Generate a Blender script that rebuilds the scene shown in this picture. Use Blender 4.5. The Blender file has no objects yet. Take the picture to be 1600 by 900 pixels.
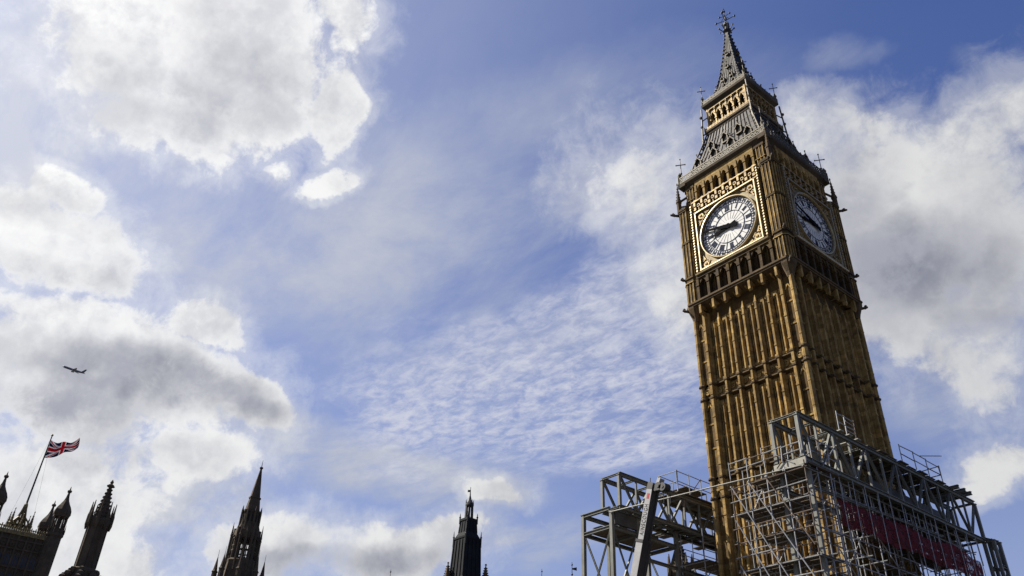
import bpy, math, random
from mathutils import Vector, Matrix
import numpy as np

random.seed(7)
scene = bpy.context.scene
COL = scene.collection
R = math.radians

# ------------------------------------------------------------------ camera
cam_data = bpy.data.cameras.new('camera')
cam = bpy.data.objects.new('camera', cam_data)
COL.objects.link(cam)
CAM = Vector((38.3765, -64.7288, 1.5343))
right = Vector((0.637543, 0.769581, 0.035849)); up = Vector((0.409906, -0.378242, 0.830006)); fwd = Vector((-0.652316, 0.514469, 0.556601))
cam.matrix_world = Matrix(((right.x, up.x, -fwd.x, CAM.x), (right.y, up.y, -fwd.y, CAM.y),
                           (right.z, up.z, -fwd.z, CAM.z), (0, 0, 0, 1)))
cam_data.sensor_width = 36.0
cam_data.lens = 36.0 * 1272.49 / 1600.0
cam_data.clip_start = 0.1
cam_data.clip_end = 60000.0
scene.camera = cam

# ------------------------------------------------------------------ sun, sky, exposure
SUN_DIR = Vector((-0.83, -0.56, 0.0)).normalized()
SUN_EL = R(45)
SUN_VEC = Vector((SUN_DIR.x * math.cos(SUN_EL), SUN_DIR.y * math.cos(SUN_EL), math.sin(SUN_EL)))
sun_data = bpy.data.lights.new('sun', 'SUN')
sun_data.energy = 5.0
sun_data.angle = R(0.5)
sun_data.color = (1.0, 0.93, 0.82)
sun = bpy.data.objects.new('sun', sun_data)
COL.objects.link(sun)
sun.rotation_euler = SUN_VEC.to_track_quat('Z', 'Y').to_euler()

scene.view_settings.view_transform = 'Standard'
scene.view_settings.look = 'None'
scene.view_settings.exposure = 1.1
scene.view_settings.gamma = 1.0
scene.view_settings.use_curve_mapping = False

# cloud banks as patches of the sky: azimuth, elevation, two radii (degrees), tilt, strength
CUMULUS = [
    (-81.5, 46.0, 9.2, 6.0, 15.0, 1.1),
    (-82.0, 40.2, 4.5, 2.9, -4.0, 1.0),
    (-76.3, 41.9, 3.2, 2.5, 19.0, 0.9),
    (-71.6, 49.4, 3.1, 3.6, 18.0, 0.9),
    (-69.8, 44.2, 2.2, 3.2, -5.0, 1.0),
    (-73.7, 39.1, 1.0, 0.9, 17.0, 0.46),
    (-69.7, 39.0, 2.0, 0.7, 24.0, 0.44),
    (-87.5, 30.5, 6.6, 3.6, -9.0, 1.0),
    (-87.9, 34.2, 2.1, 1.5, -20.0, 0.9),
    (-80.9, 23.3, 10.0, 5.1, 2.0, 1.15),
    (-74.4, 28.7, 3.0, 1.9, -7.0, 0.95),
    (-70.9, 23.3, 3.8, 2.0, -20.0, 1.0),
    (-84.4, 26.1, 5.2, 2.0, 13.0, 0.9),
    (-80.9, 15.5, 7.5, 3.3, 11.0, 0.75),
    (-75.1, 19.1, 5.7, 1.8, 11.0, 0.7),
    (-67.1, 15.4, 5.2, 2.5, 7.0, 1.0),
    (-61.5, 15.1, 6.7, 2.3, 0.0, 1.0),
    (-56.8, 16.1, 4.5, 2.3, 13.0, 0.95),
    (-52.3, 20.0, 2.2, 0.7, -5.0, 0.42),
    (-79.6, 12.7, 6.8, 2.2, 9.0, 0.7),
    (-18.3, 35.4, 9.0, 6.8, -13.0, 1.05),
    (-25.5, 42.2, 2.5, 3.1, -74.0, 0.85),
    (-11.8, 39.2, 3.9, 3.4, -25.0, 1.0),
    (-21.8, 42.2, 4.2, 1.4, -24.0, 0.8),
    (-21.7, 31.6, 8.0, 6.1, -25.0, 1.0),
    (-19.3, 25.8, 4.1, 2.5, -41.0, 0.95),
    (-16.8, 26.2, 2.9, 2.3, -26.0, 0.95),
    (-36.4, 34.7, 3.4, 4.8, -6.0, 0.7),
    (-39.8, 40.8, 3.5, 3.1, -5.0, 0.35),
    (-23.5, 36.7, 5.7, 6.2, -15.0, 0.9),
    (-14.9, 31.6, 3.9, 8.5, -19.0, 1.0),
    (-19.0, 20.3, 2.6, 1.5, 7.0, 0.85)
]
GREY_BASES = [
    (-78.5, 23.5, 8.7, 2.5, 5.0, 1.0),
    (-70.0, 22.4, 3.3, 1.6, -11.0, 0.8),
    (-82.0, 20.7, 7.0, 2.3, 14.0, 0.7),
    (-75.9, 45.4, 4.3, 2.5, -11.0, 0.15),
    (-82.3, 41.8, 3.4, 1.6, 3.0, 0.1),
    (-77.9, 19.0, 5.5, 1.0, 6.0, 0.55),
    (-66.0, 14.3, 4.9, 1.3, 1.0, 0.9),
    (-60.9, 14.4, 7.9, 1.4, 5.0, 0.9),
    (-17.9, 31.4, 6.5, 2.8, -30.0, 0.55),
    (-23.2, 37.9, 2.7, 4.9, -26.0, 0.35),
    (-88.5, 32.7, 4.1, 1.2, 13.0, 0.3),
    (-86.6, 28.5, 4.4, 1.1, 10.0, 0.45),
    (-16.2, 27.9, 3.3, 1.5, -16.0, 0.7)
]
ALTOCUMULUS = [
    (-41.3, 28.9, 7.0, 6.6, -3.0, 0.6),
    (-49.4, 26.3, 12.9, 5.3, -3.0, 1.0),
    (-43.7, 33.0, 8.4, 3.1, 23.0, 0.8),
    (-39.8, 40.8, 4.3, 3.9, -5.0, 0.55),
    (-59.1, 24.8, 4.8, 3.9, 6.0, 0.5)
]
VEIL = [
    (-88.2, 37.5, 5.6, 5.8, 27.0, 0.8),
    (-59.6, 20.9, 11.3, 2.1, -3.0, 1.0),
    (-72.8, 16.8, 4.6, 2.0, 9.0, 0.7),
    (-48.7, 16.9, 5.2, 1.6, 1.0, 0.6),
    (-56.4, 36.7, 17.1, 7.6, -5.0, 0.65),
    (-21.8, 46.8, 2.2, 1.0, 1.0, 0.5),
    (-10.6, 43.7, 1.5, 0.7, -28.0, 0.45),
    (-46.2, 45.8, 10.8, 2.6, 8.0, 0.25),
    (-70.2, 33.1, 12.8, 3.9, -13.0, 0.45),
    (-22.7, 23.6, 3.2, 1.6, -21.0, 0.4),
    (-47.8, 18.3, 1.3, 0.1, -20.0, 0.3)
]


world = bpy.data.worlds.new('World')
scene.world = world
world.use_nodes = True
world.cycles.sampling_method = 'MANUAL'
world.cycles.sample_map_resolution = 512
NT = world.node_tree
NT.nodes.clear()


class G:
    """small helper to write node maths as calls"""
    def __init__(self, nt): self.nt = nt
    def n(self, t, **kw):
        x = self.nt.nodes.new(t)
        for k, v in kw.items(): setattr(x, k, v)
        return x
    def put(self, sock, v):
        if hasattr(v, 'is_output'): self.nt.links.new(v, sock)
        else: sock.default_value = v
    def m(self, op, a, b=0.0, c=0.0, clamp=False):
        x = self.n('ShaderNodeMath', operation=op, use_clamp=clamp)
        self.put(x.inputs[0], a); self.put(x.inputs[1], b)
        if len(x.inputs) > 2: self.put(x.inputs[2], c)
        return x.outputs[0]
    def v(self, op, a, b=(0, 0, 0), c=None):
        x = self.n('ShaderNodeVectorMath', operation=op)
        self.put(x.inputs[0], a); self.put(x.inputs[1], b)
        if c is not None: self.put(x.inputs[2], c)
        return x.outputs['Value'] if op in ('DOT_PRODUCT', 'LENGTH') else x.outputs['Vector']
    def noise(self, vec, scale, detail=6.0, rough=0.55, lac=2.0, dist=0.0, color=False):
        x = self.n('ShaderNodeTexNoise')
        self.put(x.inputs['Vector'], vec)
        for k, val in (('Scale', scale), ('Detail', detail), ('Roughness', rough), ('Lacunarity', lac), ('Distortion', dist)):
            x.inputs[k].default_value = val
        return x.outputs['Color' if color else 'Fac']
    def step(self, x, lo, hi):
        s = self.n('ShaderNodeMapRange', interpolation_type='SMOOTHSTEP')
        self.put(s.inputs[0], x); s.inputs[1].default_value = lo; s.inputs[2].default_value = hi
        return s.outputs[0]
    def mix(self, f, a, b, blend='MIX'):
        x = self.n('ShaderNodeMix', data_type='RGBA', blend_type=blend)
        self.put(x.inputs[0], f); self.put(x.inputs[6], a); self.put(x.inputs[7], b)
        return x.outputs[2]


def patch_axes(az, el, r1, r2, t):
    az, el, t = R(az), R(el), R(t)
    c = Vector((math.sin(az) * math.cos(el), math.cos(az) * math.cos(el), math.sin(el)))
    e = Vector((math.cos(az), -math.sin(az), 0)); n = e.cross(c) * -1
    n = c.cross(e)
    if n.z < 0: n = -n
    a = (e * math.cos(t) + n * math.sin(t)) / R(r1)
    b = (-e * math.sin(t) + n * math.cos(t)) / R(r2)
    return a, b, c


g = G(NT)
tc = g.n('ShaderNodeTexCoord')
D0 = tc.outputs['Generated']


def patches(D, plist, soft=1.0):
    F = None
    for az, el, r1, r2, t, w in plist:
        a, b, c = patch_axes(az, el, r1, r2, t)
        x = g.m('SUBTRACT', g.v('DOT_PRODUCT', D, tuple(a)), a.dot(c))
        y = g.m('SUBTRACT', g.v('DOT_PRODUCT', D, tuple(b)), b.dot(c))
        q = g.m('MULTIPLY_ADD', y, y, g.m('MULTIPLY', x, x))
        val = g.m('MULTIPLY_ADD', q, -w * soft, w)
        F = val if F is None else g.m('SMOOTH_MAX', F, val, 0.15)
    return g.m('MAXIMUM', F, -3.0)


# warp the directions a little so no patch keeps a clean outline
wn = g.v('SUBTRACT', g.noise(D0, 4.0, 6.0, 0.62, color=True), (0.5, 0.5, 0.5))
wsc = g.n('ShaderNodeVectorMath', operation='SCALE'); g.put(wsc.inputs[0], wn); wsc.inputs['Scale'].default_value = 0.13
D = g.v('ADD', D0, wsc.outputs[0])
# the cloud sheets lie flat overhead: coordinates on a plane for the rippled high cloud
sep = g.n('ShaderNodeSeparateXYZ'); g.put(sep.inputs[0], D0)
zc = g.m('MAXIMUM', sep.outputs[2], 0.06)
comb = g.n('ShaderNodeCombineXYZ')
g.put(comb.inputs[0], g.m('DIVIDE', sep.outputs[0], zc)); g.put(comb.inputs[1], g.m('DIVIDE', sep.outputs[1], zc))
PL = comb.outputs[0]
sundot = g.m('MAXIMUM', g.v('DOT_PRODUCT', D0, tuple(SUN_VEC)), 0.0)


def grey3(x):
    q = g.n('ShaderNodeCombineXYZ')
    for i in range(3): g.put(q.inputs[i], x)
    return q.outputs[0]


sky = g.n('ShaderNodeTexSky', sky_type='NISHITA')
sky.sun_disc = False
sky.sun_elevation = SUN_EL
sky.sun_rotation = math.atan2(SUN_DIR.x, SUN_DIR.y)
sky.altitude = 0.0; sky.air_density = 1.0; sky.dust_density = 0.5; sky.ozone_density = 3.0
SKY_K = 0.085
base = g.mix(1.0, sky.outputs[0], (SKY_K * 0.68, SKY_K * 0.90, SKY_K * 1.52, 1), 'MULTIPLY')

# --- cumulus
def fbm(vec):
    return g.noise(vec, 8.0, 11.0, 0.60)
nb = fbm(D0)
toward_sun = g.v('ADD', D0, tuple(SUN_VEC * 0.030))
nb_s = fbm(toward_sun)
n_big = g.m('SUBTRACT', nb, 0.5)
n_fine = g.m('SUBTRACT', g.noise(D0, 30.0, 9.0, 0.68, dist=0.4), 0.5)
n_low = g.m('SUBTRACT', g.noise(D0, 3.6, 3.0, 0.5), 0.5)
field = patches(D, CUMULUS)
f1 = g.m('MULTIPLY_ADD', n_big, 3.0, field)
f1 = g.m('MULTIPLY_ADD', n_fine, 1.25, f1)
# firm edges here, frayed and thin there
soft = g.step(g.m('MULTIPLY_ADD', g.v('DOT_PRODUCT', D0, (0.30, 0.9, 0.3)), 0.75, g.m('MULTIPLY', n_low, 2.6)), 0.22, 1.0)
width = g.m('MULTIPLY_ADD', soft, 1.3, 0.66)
cum = g.m('DIVIDE', g.m('ADD', f1, g.m('MULTIPLY_ADD', soft, 0.42, 0.12)), width, clamp=True)
cum = g.step(cum, 0.0, 1.0)
# torn fringes of thin vapour round every bank
fringe = g.m('MULTIPLY', g.step(g.m('MULTIPLY_ADD', n_fine, 2.4, g.m('MULTIPLY_ADD', n_big, 3.4, field)), -1.15, 0.5), 0.42)
cum = g.m('MAXIMUM', cum, fringe)
# other cloud round the rest of the sky
rest = g.m('MULTIPLY_ADD', g.v('DOT_PRODUCT', D0, tuple(fwd)), -1.0, 0.25)
n_rest = g.noise(D0, 3.2, 8.0, 0.6)
rest_c = g.m('MULTIPLY', g.step(n_rest, 0.55, 0.68), g.step(rest, 0.0, 0.3))
# --- cloud tone: billows are white where they thin out towards the sun, grey where cloud lies between
dk = g.step(g.m('MULTIPLY_ADD', n_big, 2.2, patches(D, GREY_BASES)), -0.50, 0.95)
thick = g.step(f1, 0.0, 1.3)
slope = g.m('SUBTRACT', nb, nb_s)
relief = g.step(g.m('MULTIPLY_ADD', n_fine, 0.22, slope), -0.12, 0.07)
relief = g.m('MULTIPLY_ADD', g.m('SUBTRACT', 0.72, relief), g.m('MULTIPLY', soft, 0.65), relief)
glow = g.m('MULTIPLY_ADD', g.m('POWER', sundot, 2.0), 0.36, 0.74)
white = g.mix(relief, (0.755, 0.76, 0.785, 1), (1.0, 1.0, 0.99, 1))
n_mid = g.step(g.noise(D, 5.2, 7.0, 0.6), 0.40, 0.66)
white = g.mix(g.m('MULTIPLY', g.m('MULTIPLY_ADD', soft, -0.6, 0.85), g.m('MULTIPLY', n_mid, thick)), white, (0.58, 0.59, 0.66, 1))
white = g.mix(1.0, white, grey3(glow), 'MULTIPLY')
grey = g.mix(relief, (0.215, 0.225, 0.285, 1), (0.37, 0.378, 0.44, 1))
ccol = g.mix(g.m('MULTIPLY', dk, g.m('MULTIPLY_ADD', thick, 0.85, 0.08), clamp=True), white, grey)
# --- high rippled cloud and veils
stretch = g.n('ShaderNodeMapping'); stretch.inputs['Rotation'].default_value = (0, 0, R(38)); stretch.inputs['Scale'].default_value = (1.0, 2.0, 1.0)
g.put(stretch.inputs['Vector'], PL)
rip = g.noise(stretch.outputs[0], 11.0, 8.0, 0.66, dist=0.5)
rip2 = g.noise(stretch.outputs[0], 2.4, 4.0, 0.5)
rip3 = g.noise(PL, 30.0, 4.0, 0.6, dist=0.6)
alto_f = g.step(g.m('MULTIPLY_ADD', g.m('SUBTRACT', rip2, 0.5), 1.8, patches(D, ALTOCUMULUS)), -0.45, 0.75)
cells = g.m('MULTIPLY_ADD', rip3, 0.40, g.m('MULTIPLY_ADD', rip2, 0.35, rip))
alto = g.m('MULTIPLY', alto_f, g.m('MULTIPLY_ADD', g.step(cells, 0.66, 1.12), 0.80, 0.20))
veil_f = g.step(patches(D, VEIL), -0.6, 1.0)
veil_n = g.noise(stretch.outputs[0], 1.3, 9.0, 0.66, dist=0.3)
streaks = g.step(veil_n, 0.25, 0.78)
veil = g.m('MULTIPLY', g.m('MULTIPLY', veil_f, streaks), 0.8)
low = g.m('POWER', g.m('SUBTRACT', 1.0, g.m('MAXIMUM', sep.outputs[2], 0.0)), 2.4)
veil = g.m('MULTIPLY_ADD', low, 0.95, veil)
veil = g.m('MULTIPLY_ADD', g.m('POWER', sundot, 3.4), g.m('MULTIPLY_ADD', streaks, 0.45, 0.75), veil, clamp=True)
veilc = g.mix(g.m('POWER', sundot, 5.0), (0.475, 0.505, 0.59, 1), (0.80, 0.82, 0.92, 1))
out = g.mix(g.m('MULTIPLY', veil, 0.94), base, veilc)
out = g.mix(g.m('MULTIPLY', alto, 0.85), out, (0.66, 0.675, 0.76, 1))
out = g.mix(g.m('MULTIPLY', rest_c, 0.8), out, (0.40, 0.41, 0.46, 1))
out = g.mix(g.m('MULTIPLY', cum, 0.97), out, ccol)
SKY_STRENGTH = 0.1
out = g.mix(1.0, out, (0.467 / SKY_STRENGTH,) * 3 + (1,), 'MULTIPLY')   # levels above are as displayed; 0.467 undoes the exposure
bg = g.n('ShaderNodeBackground'); g.put(bg.inputs['Color'], out); bg.inputs['Strength'].default_value = SKY_STRENGTH
wo = g.n('ShaderNodeOutputWorld'); NT.links.new(bg.outputs[0], wo.inputs['Surface'])

# ------------------------------------------------------------------ materials
def material(name, col, col2=None, rough=0.8, metal=0.0, scale=1.0, streak=0.0, bump=0.0, soot=0.0, spec=0.3, blocks=0.0):
    m = bpy.data.materials.new(name); m.use_nodes = True
    h = G(m.node_tree)
    bs = m.node_tree.nodes['Principled BSDF']
    bs.inputs['Roughness'].default_value = rough
    bs.inputs['Metallic'].default_value = metal
    bs.inputs['Specular IOR Level'].default_value = spec
    geo = h.n('ShaderNodeNewGeometry'); P = geo.outputs['Position']
    n1 = h.noise(P, 0.55 * scale, 6.0, 0.70)
    c = h.mix(h.step(n1, 0.35, 0.65), (*col, 1), (*(col2 or [x * 0.7 for x in col]), 1))
    n2 = h.noise(P, 5.0 * scale, 5.0, 0.6)
    k = h.m('MULTIPLY_ADD', n2, 0.6, 0.70)
    kk = h.n('ShaderNodeCombineXYZ')
    for i in range(3): h.put(kk.inputs[i], k)
    c = h.mix(1.0, c, kk.outputs[0], 'MULTIPLY')
    if blocks:
        sp = h.n('ShaderNodeSeparateXYZ'); h.put(sp.inputs[0], P)
        cb = h.n('ShaderNodeCombineXYZ')
        h.put(cb.inputs[0], h.m('ADD', sp.outputs[0], sp.outputs[1])); h.put(cb.inputs[1], sp.outputs[2])
        br = h.n('ShaderNodeTexBrick')
        h.put(br.inputs['Vector'], cb.outputs[0]); br.inputs['Scale'].default_value = 1.0
        br.inputs['Brick Width'].default_value = 0.9; br.inputs['Row Height'].default_value = 0.42
        br.inputs['Mortar Size'].default_value = 0.02
        br.inputs['Color1'].default_value = (1.0, 1.0, 1.0, 1); br.inputs['Color2'].default_value = (0.40, 0.35, 0.29, 1)
        br.inputs['Mortar'].default_value = (0.5, 0.48, 0.45, 1)
        c = h.mix(blocks, c, h.mix(1.0, c, br.outputs['Color'], 'MULTIPLY'))
        # a few paler replaced blocks
        b2 = h.n('ShaderNodeTexBrick'); h.put(b2.inputs['Vector'], cb.outputs[0]); b2.inputs['Scale'].default_value = 1.0
        b2.inputs['Brick Width'].default_value = 1.35; b2.inputs['Row Height'].default_value = 0.84; b2.inputs['Mortar Size'].default_value = 0.0
        b2.inputs['Color1'].default_value = (1, 1, 1, 1); b2.inputs['Color2'].default_value = (2.2, 2.1, 1.9, 1); b2.inputs['Bias'].default_value = -0.62
        c = h.mix(1.0, c, b2.outputs['Color'], 'MULTIPLY')
    if streak or soot:
        mp = h.n('ShaderNodeMapping'); mp.inputs['Scale'].default_value = (1.9, 1.9, 0.09)
        h.put(mp.inputs['Vector'], P)
        s = h.noise(mp.outputs[0], 1.4, 5.0, 0.6)
        c = h.mix(h.m('MULTIPLY', h.step(s, 0.48, 0.72), streak), c, (col[0] * 0.22, col[1] * 0.2, col[2] * 0.2, 1))
        s2 = h.noise(P, 0.9, 7.0, 0.7)
        c = h.mix(h.m('MULTIPLY', h.step(s2, 0.52, 0.70), soot), c, (0.035, 0.030, 0.026, 1))
    m.node_tree.links.new(c, bs.inputs['Base Color'])
    if bump:
        b = h.n('ShaderNodeBump'); b.inputs['Strength'].default_value = bump; b.inputs['Distance'].default_value = 0.05
        h.put(b.inputs['Height'], n2); m.node_tree.links.new(b.outputs[0], bs.inputs['Normal'])
    return m


M = {
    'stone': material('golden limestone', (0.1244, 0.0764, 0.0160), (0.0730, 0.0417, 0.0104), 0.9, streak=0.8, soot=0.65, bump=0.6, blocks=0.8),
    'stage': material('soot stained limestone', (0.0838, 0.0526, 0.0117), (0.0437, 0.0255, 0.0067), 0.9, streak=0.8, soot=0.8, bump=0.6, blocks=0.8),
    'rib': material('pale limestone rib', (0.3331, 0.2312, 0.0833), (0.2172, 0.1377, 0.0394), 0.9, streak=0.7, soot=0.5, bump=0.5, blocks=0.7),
    'trim': material('weathered limestone trim', (0.0979, 0.0653, 0.0286), (0.0571, 0.0367, 0.0171), 0.9, scale=2, streak=0.5, soot=0.6, bump=0.4),
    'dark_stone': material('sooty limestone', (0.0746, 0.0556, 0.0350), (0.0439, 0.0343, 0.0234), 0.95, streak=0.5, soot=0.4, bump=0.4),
    'slit': material('dark leaded glass', (0.03, 0.035, 0.045), (0.02, 0.022, 0.03), 0.45, spec=0.25),
    'void': material('dark interior shade', (0.02, 0.017, 0.014), None, 0.95),  # near-black colour paints in the shade inside openings
    'gold': material('gilded metal', (0.3432, 0.2783, 0.1530), (0.2690, 0.1994, 0.0928), 0.42, metal=0.35, scale=3, soot=0.35, spec=0.5),
    'dull_gold': material('worn gilding', (0.3030, 0.2046, 0.0655), (0.1186, 0.0775, 0.0277), 0.55, metal=0.25, scale=4, soot=0.5),
    'opal': material('opal glass', (0.5642, 0.5642, 0.5360), (0.5077, 0.5077, 0.4936), 0.7, scale=3, spec=0.15),
    'dial_iron': material('blue black dial iron', (0.0408, 0.0512, 0.0840), (0.0299, 0.0384, 0.0600), 0.85, spec=0.1),
    'hand': material('black clock hand', (0.010, 0.010, 0.012), None, 0.95, spec=0.03),
    'roof': material('cast iron roof plate', (0.0417, 0.0382, 0.0335), (0.0261, 0.0242, 0.0220), 0.55, metal=0.25, scale=2, streak=0.45, soot=0.25),
    'iron': material('pale weathered iron cresting', (0.0978, 0.0816, 0.0512), (0.0610, 0.0515, 0.0341), 0.6, metal=0.15, scale=3, soot=0.4),
    'black_iron': material('black painted iron', (0.022, 0.023, 0.026), (0.035, 0.034, 0.034), 0.6, metal=0.2, streak=0.3),
    'vent_iron': material('blue grey iron plate', (0.0140, 0.0158, 0.0192), (0.0084, 0.0095, 0.0119), 0.85, metal=0.0, spec=0.15, streak=0.4),
    'gilt_dark': material('tarnished gilding', (0.2040, 0.1530, 0.0510), (0.0714, 0.0561, 0.0306), 0.6, metal=0.2, scale=3, soot=0.5),
    'steel': material('grey painted steel', (0.1420, 0.1448, 0.1241), (0.1007, 0.1032, 0.0912), 0.55, metal=0.1, scale=1.5, streak=0.3),
    'steel_dark': material('dark primed steel', (0.0715, 0.0743, 0.0743), (0.0495, 0.0512, 0.0523), 0.55, metal=0.1, scale=1.5, streak=0.3),
    'tube': material('galvanised scaffold tube', (0.2990, 0.3050, 0.3110), (0.2033, 0.2093, 0.2153), 0.45, metal=0.45, scale=3),
    'board': material('scaffold timber board', (0.1020, 0.0808, 0.0553), (0.0595, 0.0489, 0.0361), 0.9, scale=3),
    'fascia': material('pale ply fascia', (0.3220, 0.3150, 0.2660), (0.2520, 0.2450, 0.2100), 0.8, scale=2, streak=0.3),
    'net': material('red debris netting', (0.1190, 0.0021, 0.0070), (0.0595, 0.0014, 0.0042), 0.85, scale=3),
    'crane': material('white crane paint', (0.2880, 0.2880, 0.2880), (0.2357, 0.2357, 0.2400), 0.45, scale=2, streak=0.15),
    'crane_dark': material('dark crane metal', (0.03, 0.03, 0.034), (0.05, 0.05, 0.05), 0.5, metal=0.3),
    'crane_red': material('red crane paint', (0.35, 0.02, 0.02), None, 0.45),
    'slate': material('grey slate', (0.0600, 0.0630, 0.0690), (0.0420, 0.0432, 0.0480), 0.8, scale=2),
    'plane': material('aircraft paint', (0.0980, 0.1050, 0.1400), (0.0840, 0.0910, 0.1190), 0.4, scale=0.2),
    'plane_dark': material('dark aircraft paint', (0.0650, 0.0715, 0.1040), None, 0.4, scale=0.2),
    'flag_blue': material('navy bunting', (0.0096, 0.0144, 0.0680), (0.0080, 0.0112, 0.0480), 0.9),
    'flag_red': material('red bunting', (0.5161, 0.0162, 0.0323), (0.4301, 0.0129, 0.0270), 0.9),
    'flag_white': material('white bunting', (0.7128, 0.6912, 0.6912), (0.6264, 0.6048, 0.6156), 0.9),
    'ground': material('pale paving', (0.06, 0.058, 0.055), (0.045, 0.044, 0.042), 0.9, scale=0.3),
    'tyre': material('black rubber', (0.02, 0.02, 0.02), None, 0.9),
}


# ------------------------------------------------------------------ mesh builder
class MB:
    def __init__(self): self.v = []; self.f = []
    def add(self, vs, fs):
        k = len(self.v); self.v += [tuple(x) for x in vs]; self.f += [tuple(i + k for i in q) for q in fs]; return self
    def box(self, x0, x1, y0, y1, z0, z1):
        return self.add([(x0, y0, z0), (x1, y0, z0), (x1, y1, z0), (x0, y1, z0), (x0, y0, z1), (x1, y0, z1), (x1, y1, z1), (x0, y1, z1)],
                        [(3, 2, 1, 0), (4, 5, 6, 7), (0, 1, 5, 4), (1, 2, 6, 5), (2, 3, 7, 6), (3, 0, 4, 7)])
    def bar(self, p, q, w, h=None, upv=(0, 0, 1)):
        p, q = Vector(p), Vector(q); d = (q - p).normalized(); h = h or w
        u = Vector(upv)
        if abs(d.dot(u)) > 0.98: u = Vector((1, 0, 0))
        a = d.cross(u).normalized() * w / 2; b = a.cross(d).normalized() * h / 2
        vs = [p - a - b, p + a - b, p + a + b, p - a + b, q - a - b, q + a - b, q + a + b, q - a + b]
        return self.add(vs, [(3, 2, 1, 0), (4, 5, 6, 7), (0, 1, 5, 4), (1, 2, 6, 5), (2, 3, 7, 6), (3, 0, 4, 7)])
    def tube(self, p, q, r, n=6, r2=None):
        p, q = Vector(p), Vector(q); d = (q - p).normalized(); r2 = r if r2 is None else r2
        a = d.orthogonal().normalized(); b = d.cross(a)
        vs = []
        for c, rr in ((p, r), (q, r2)):
            for i in range(n):
                t = 2 * math.pi * i / n; vs.append(c + (a * math.cos(t) + b * math.sin(t)) * rr)
        return self.add(vs, [(i, (i + 1) % n, n + (i + 1) % n, n + i) for i in range(n)] + [tuple(range(n))[::-1], tuple(range(n, 2 * n))])
    def loft(self, c, prof, n=8, rot=0.0, sq=False):
        """stacked rings: prof = [(z, r)...]; sq rings of n=4 use the half width"""
        k = math.sqrt(2) if sq else 1.0
        vs = []
        for z, r in prof:
            for i in range(n):
                t = 2 * math.pi * (i + 0.5) / n + rot
                vs.append((c[0] + math.cos(t) * r * k, c[1] + math.sin(t) * r * k, z))
        fs = []
        for j in range(len(prof) - 1):
            for i in range(n):
                a = j * n + i; b = j * n + (i + 1) % n
                fs.append((a, b, b + n, a + n))
        fs.append(tuple(range(n))[::-1]); L = len(prof) - 1
        fs.append(tuple(range(L * n, L * n + n)))
        return self.add(vs, fs)
    def ball(self, c, r, n=6):
        vs = [(c[0], c[1], c[2] - r)]
        rings = 3
        for j in range(1, rings + 1):
            t = math.pi * j / (rings + 1)
            for i in range(n):
                a = 2 * math.pi * i / n
                vs.append((c[0] + r * math.sin(t) * math.cos(a), c[1] + r * math.sin(t) * math.sin(a), c[2] - r * math.cos(t)))
        vs.append((c[0], c[1], c[2] + r))
        fs = [(0, 1 + (i + 1) % n, 1 + i) for i in range(n)]
        for j in range(rings - 1):
            for i in range(n):
                a = 1 + j * n + i; b = 1 + j * n + (i + 1) % n
                fs.append((a, b, b + n, a + n))
        e = len(vs) - 1; o = 1 + (rings - 1) * n
        fs += [(o + i, o + (i + 1) % n, e) for i in range(n)]
        return self.add(vs, fs)
    def poly(self, pts, off):
        """extrude a planar polygon by the vector off"""
        n = len(pts); pts = [Vector(q) for q in pts]; o = Vector(off)
        return self.add(pts + [q + o for q in pts], [tuple(range(n))[::-1], tuple(range(n, 2 * n))] + [(i, (i + 1) % n, n + (i + 1) % n, n + i) for i in range(n)])
    def ring(self, cx, cz, r0, r1, o0, o1, n=48, place=None):
        """annulus in a face plane: local (s, o, z)"""
        vs = []
        for i in range(n):
            t = 2 * math.pi * i / n; c, s = math.cos(t), math.sin(t)
            for rr, oo in ((r0, o0), (r1, o0), (r1, o1), (r0, o1)): vs.append((cx + c * rr, oo, cz + s * rr))
        fs = []
        for i in range(n):
            a = 4 * i; b = 4 * ((i + 1) % n)
            for j in range(4):
                fs.append((a + j, a + (j + 1) % 4, b + (j + 1) % 4, b + j))
        return self.add(vs, fs)
    def merge(self, other, fn=None):
        return self.add([fn(v) if fn else v for v in other.v], other.f)
    def build(self, name, mat, parent=None, smooth=False):
        me = bpy.data.meshes.new(name)
        off = Vector((0, 0, 0))
        pr = parent
        while pr is not None: off += pr.location; pr = pr.parent
        me.from_pydata([tuple(Vector(v) - off) for v in self.v], [], self.f)
        mats = mat if isinstance(mat, (list, tuple)) else [mat]
        for x in mats: me.materials.append(x)
        bm_fix(me)
        if smooth:
            for q in me.polygons: q.use_smooth = True
        o = bpy.data.objects.new(name, me); COL.objects.link(o)
        if parent: o.parent = parent
        return o


import bmesh
def bm_fix(me):
    b = bmesh.new(); b.from_mesh(me)
    bmesh.ops.recalc_face_normals(b, faces=b.faces); b.to_mesh(me); b.free()


def tag(o, label=None, cat=None, group=None, kind=None):
    if label: o['label'] = label
    if cat: o['category'] = cat
    if group: o['group'] = group
    if kind: o['kind'] = kind
    return o


def thing(name, loc, label, cat, group=None):
    o = bpy.data.objects.new(name, None); COL.objects.link(o)
    o.location = loc; o.empty_display_size = 0.5
    return tag(o, label, cat, group)


def face_map(k):
    """local (s along the face, o outward, z) of side k to the tower's own axes; side 0 looks to -Y, side 1 to +X"""
    def fn(v):
        x, y = v[0], -v[1]
        for _ in range(k): x, y = -y, x
        return (x, y, v[2])
    return fn


def all_sides(local):
    m = MB()
    for k in range(4): m.merge(local, face_map(k))
    return m


# ------------------------------------------------------------------ ground
gr = MB().box(-9000, 9000, -9000, 9000, -1.0, 0.0).build('ground', M['ground']); tag(gr, kind='structure')

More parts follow.
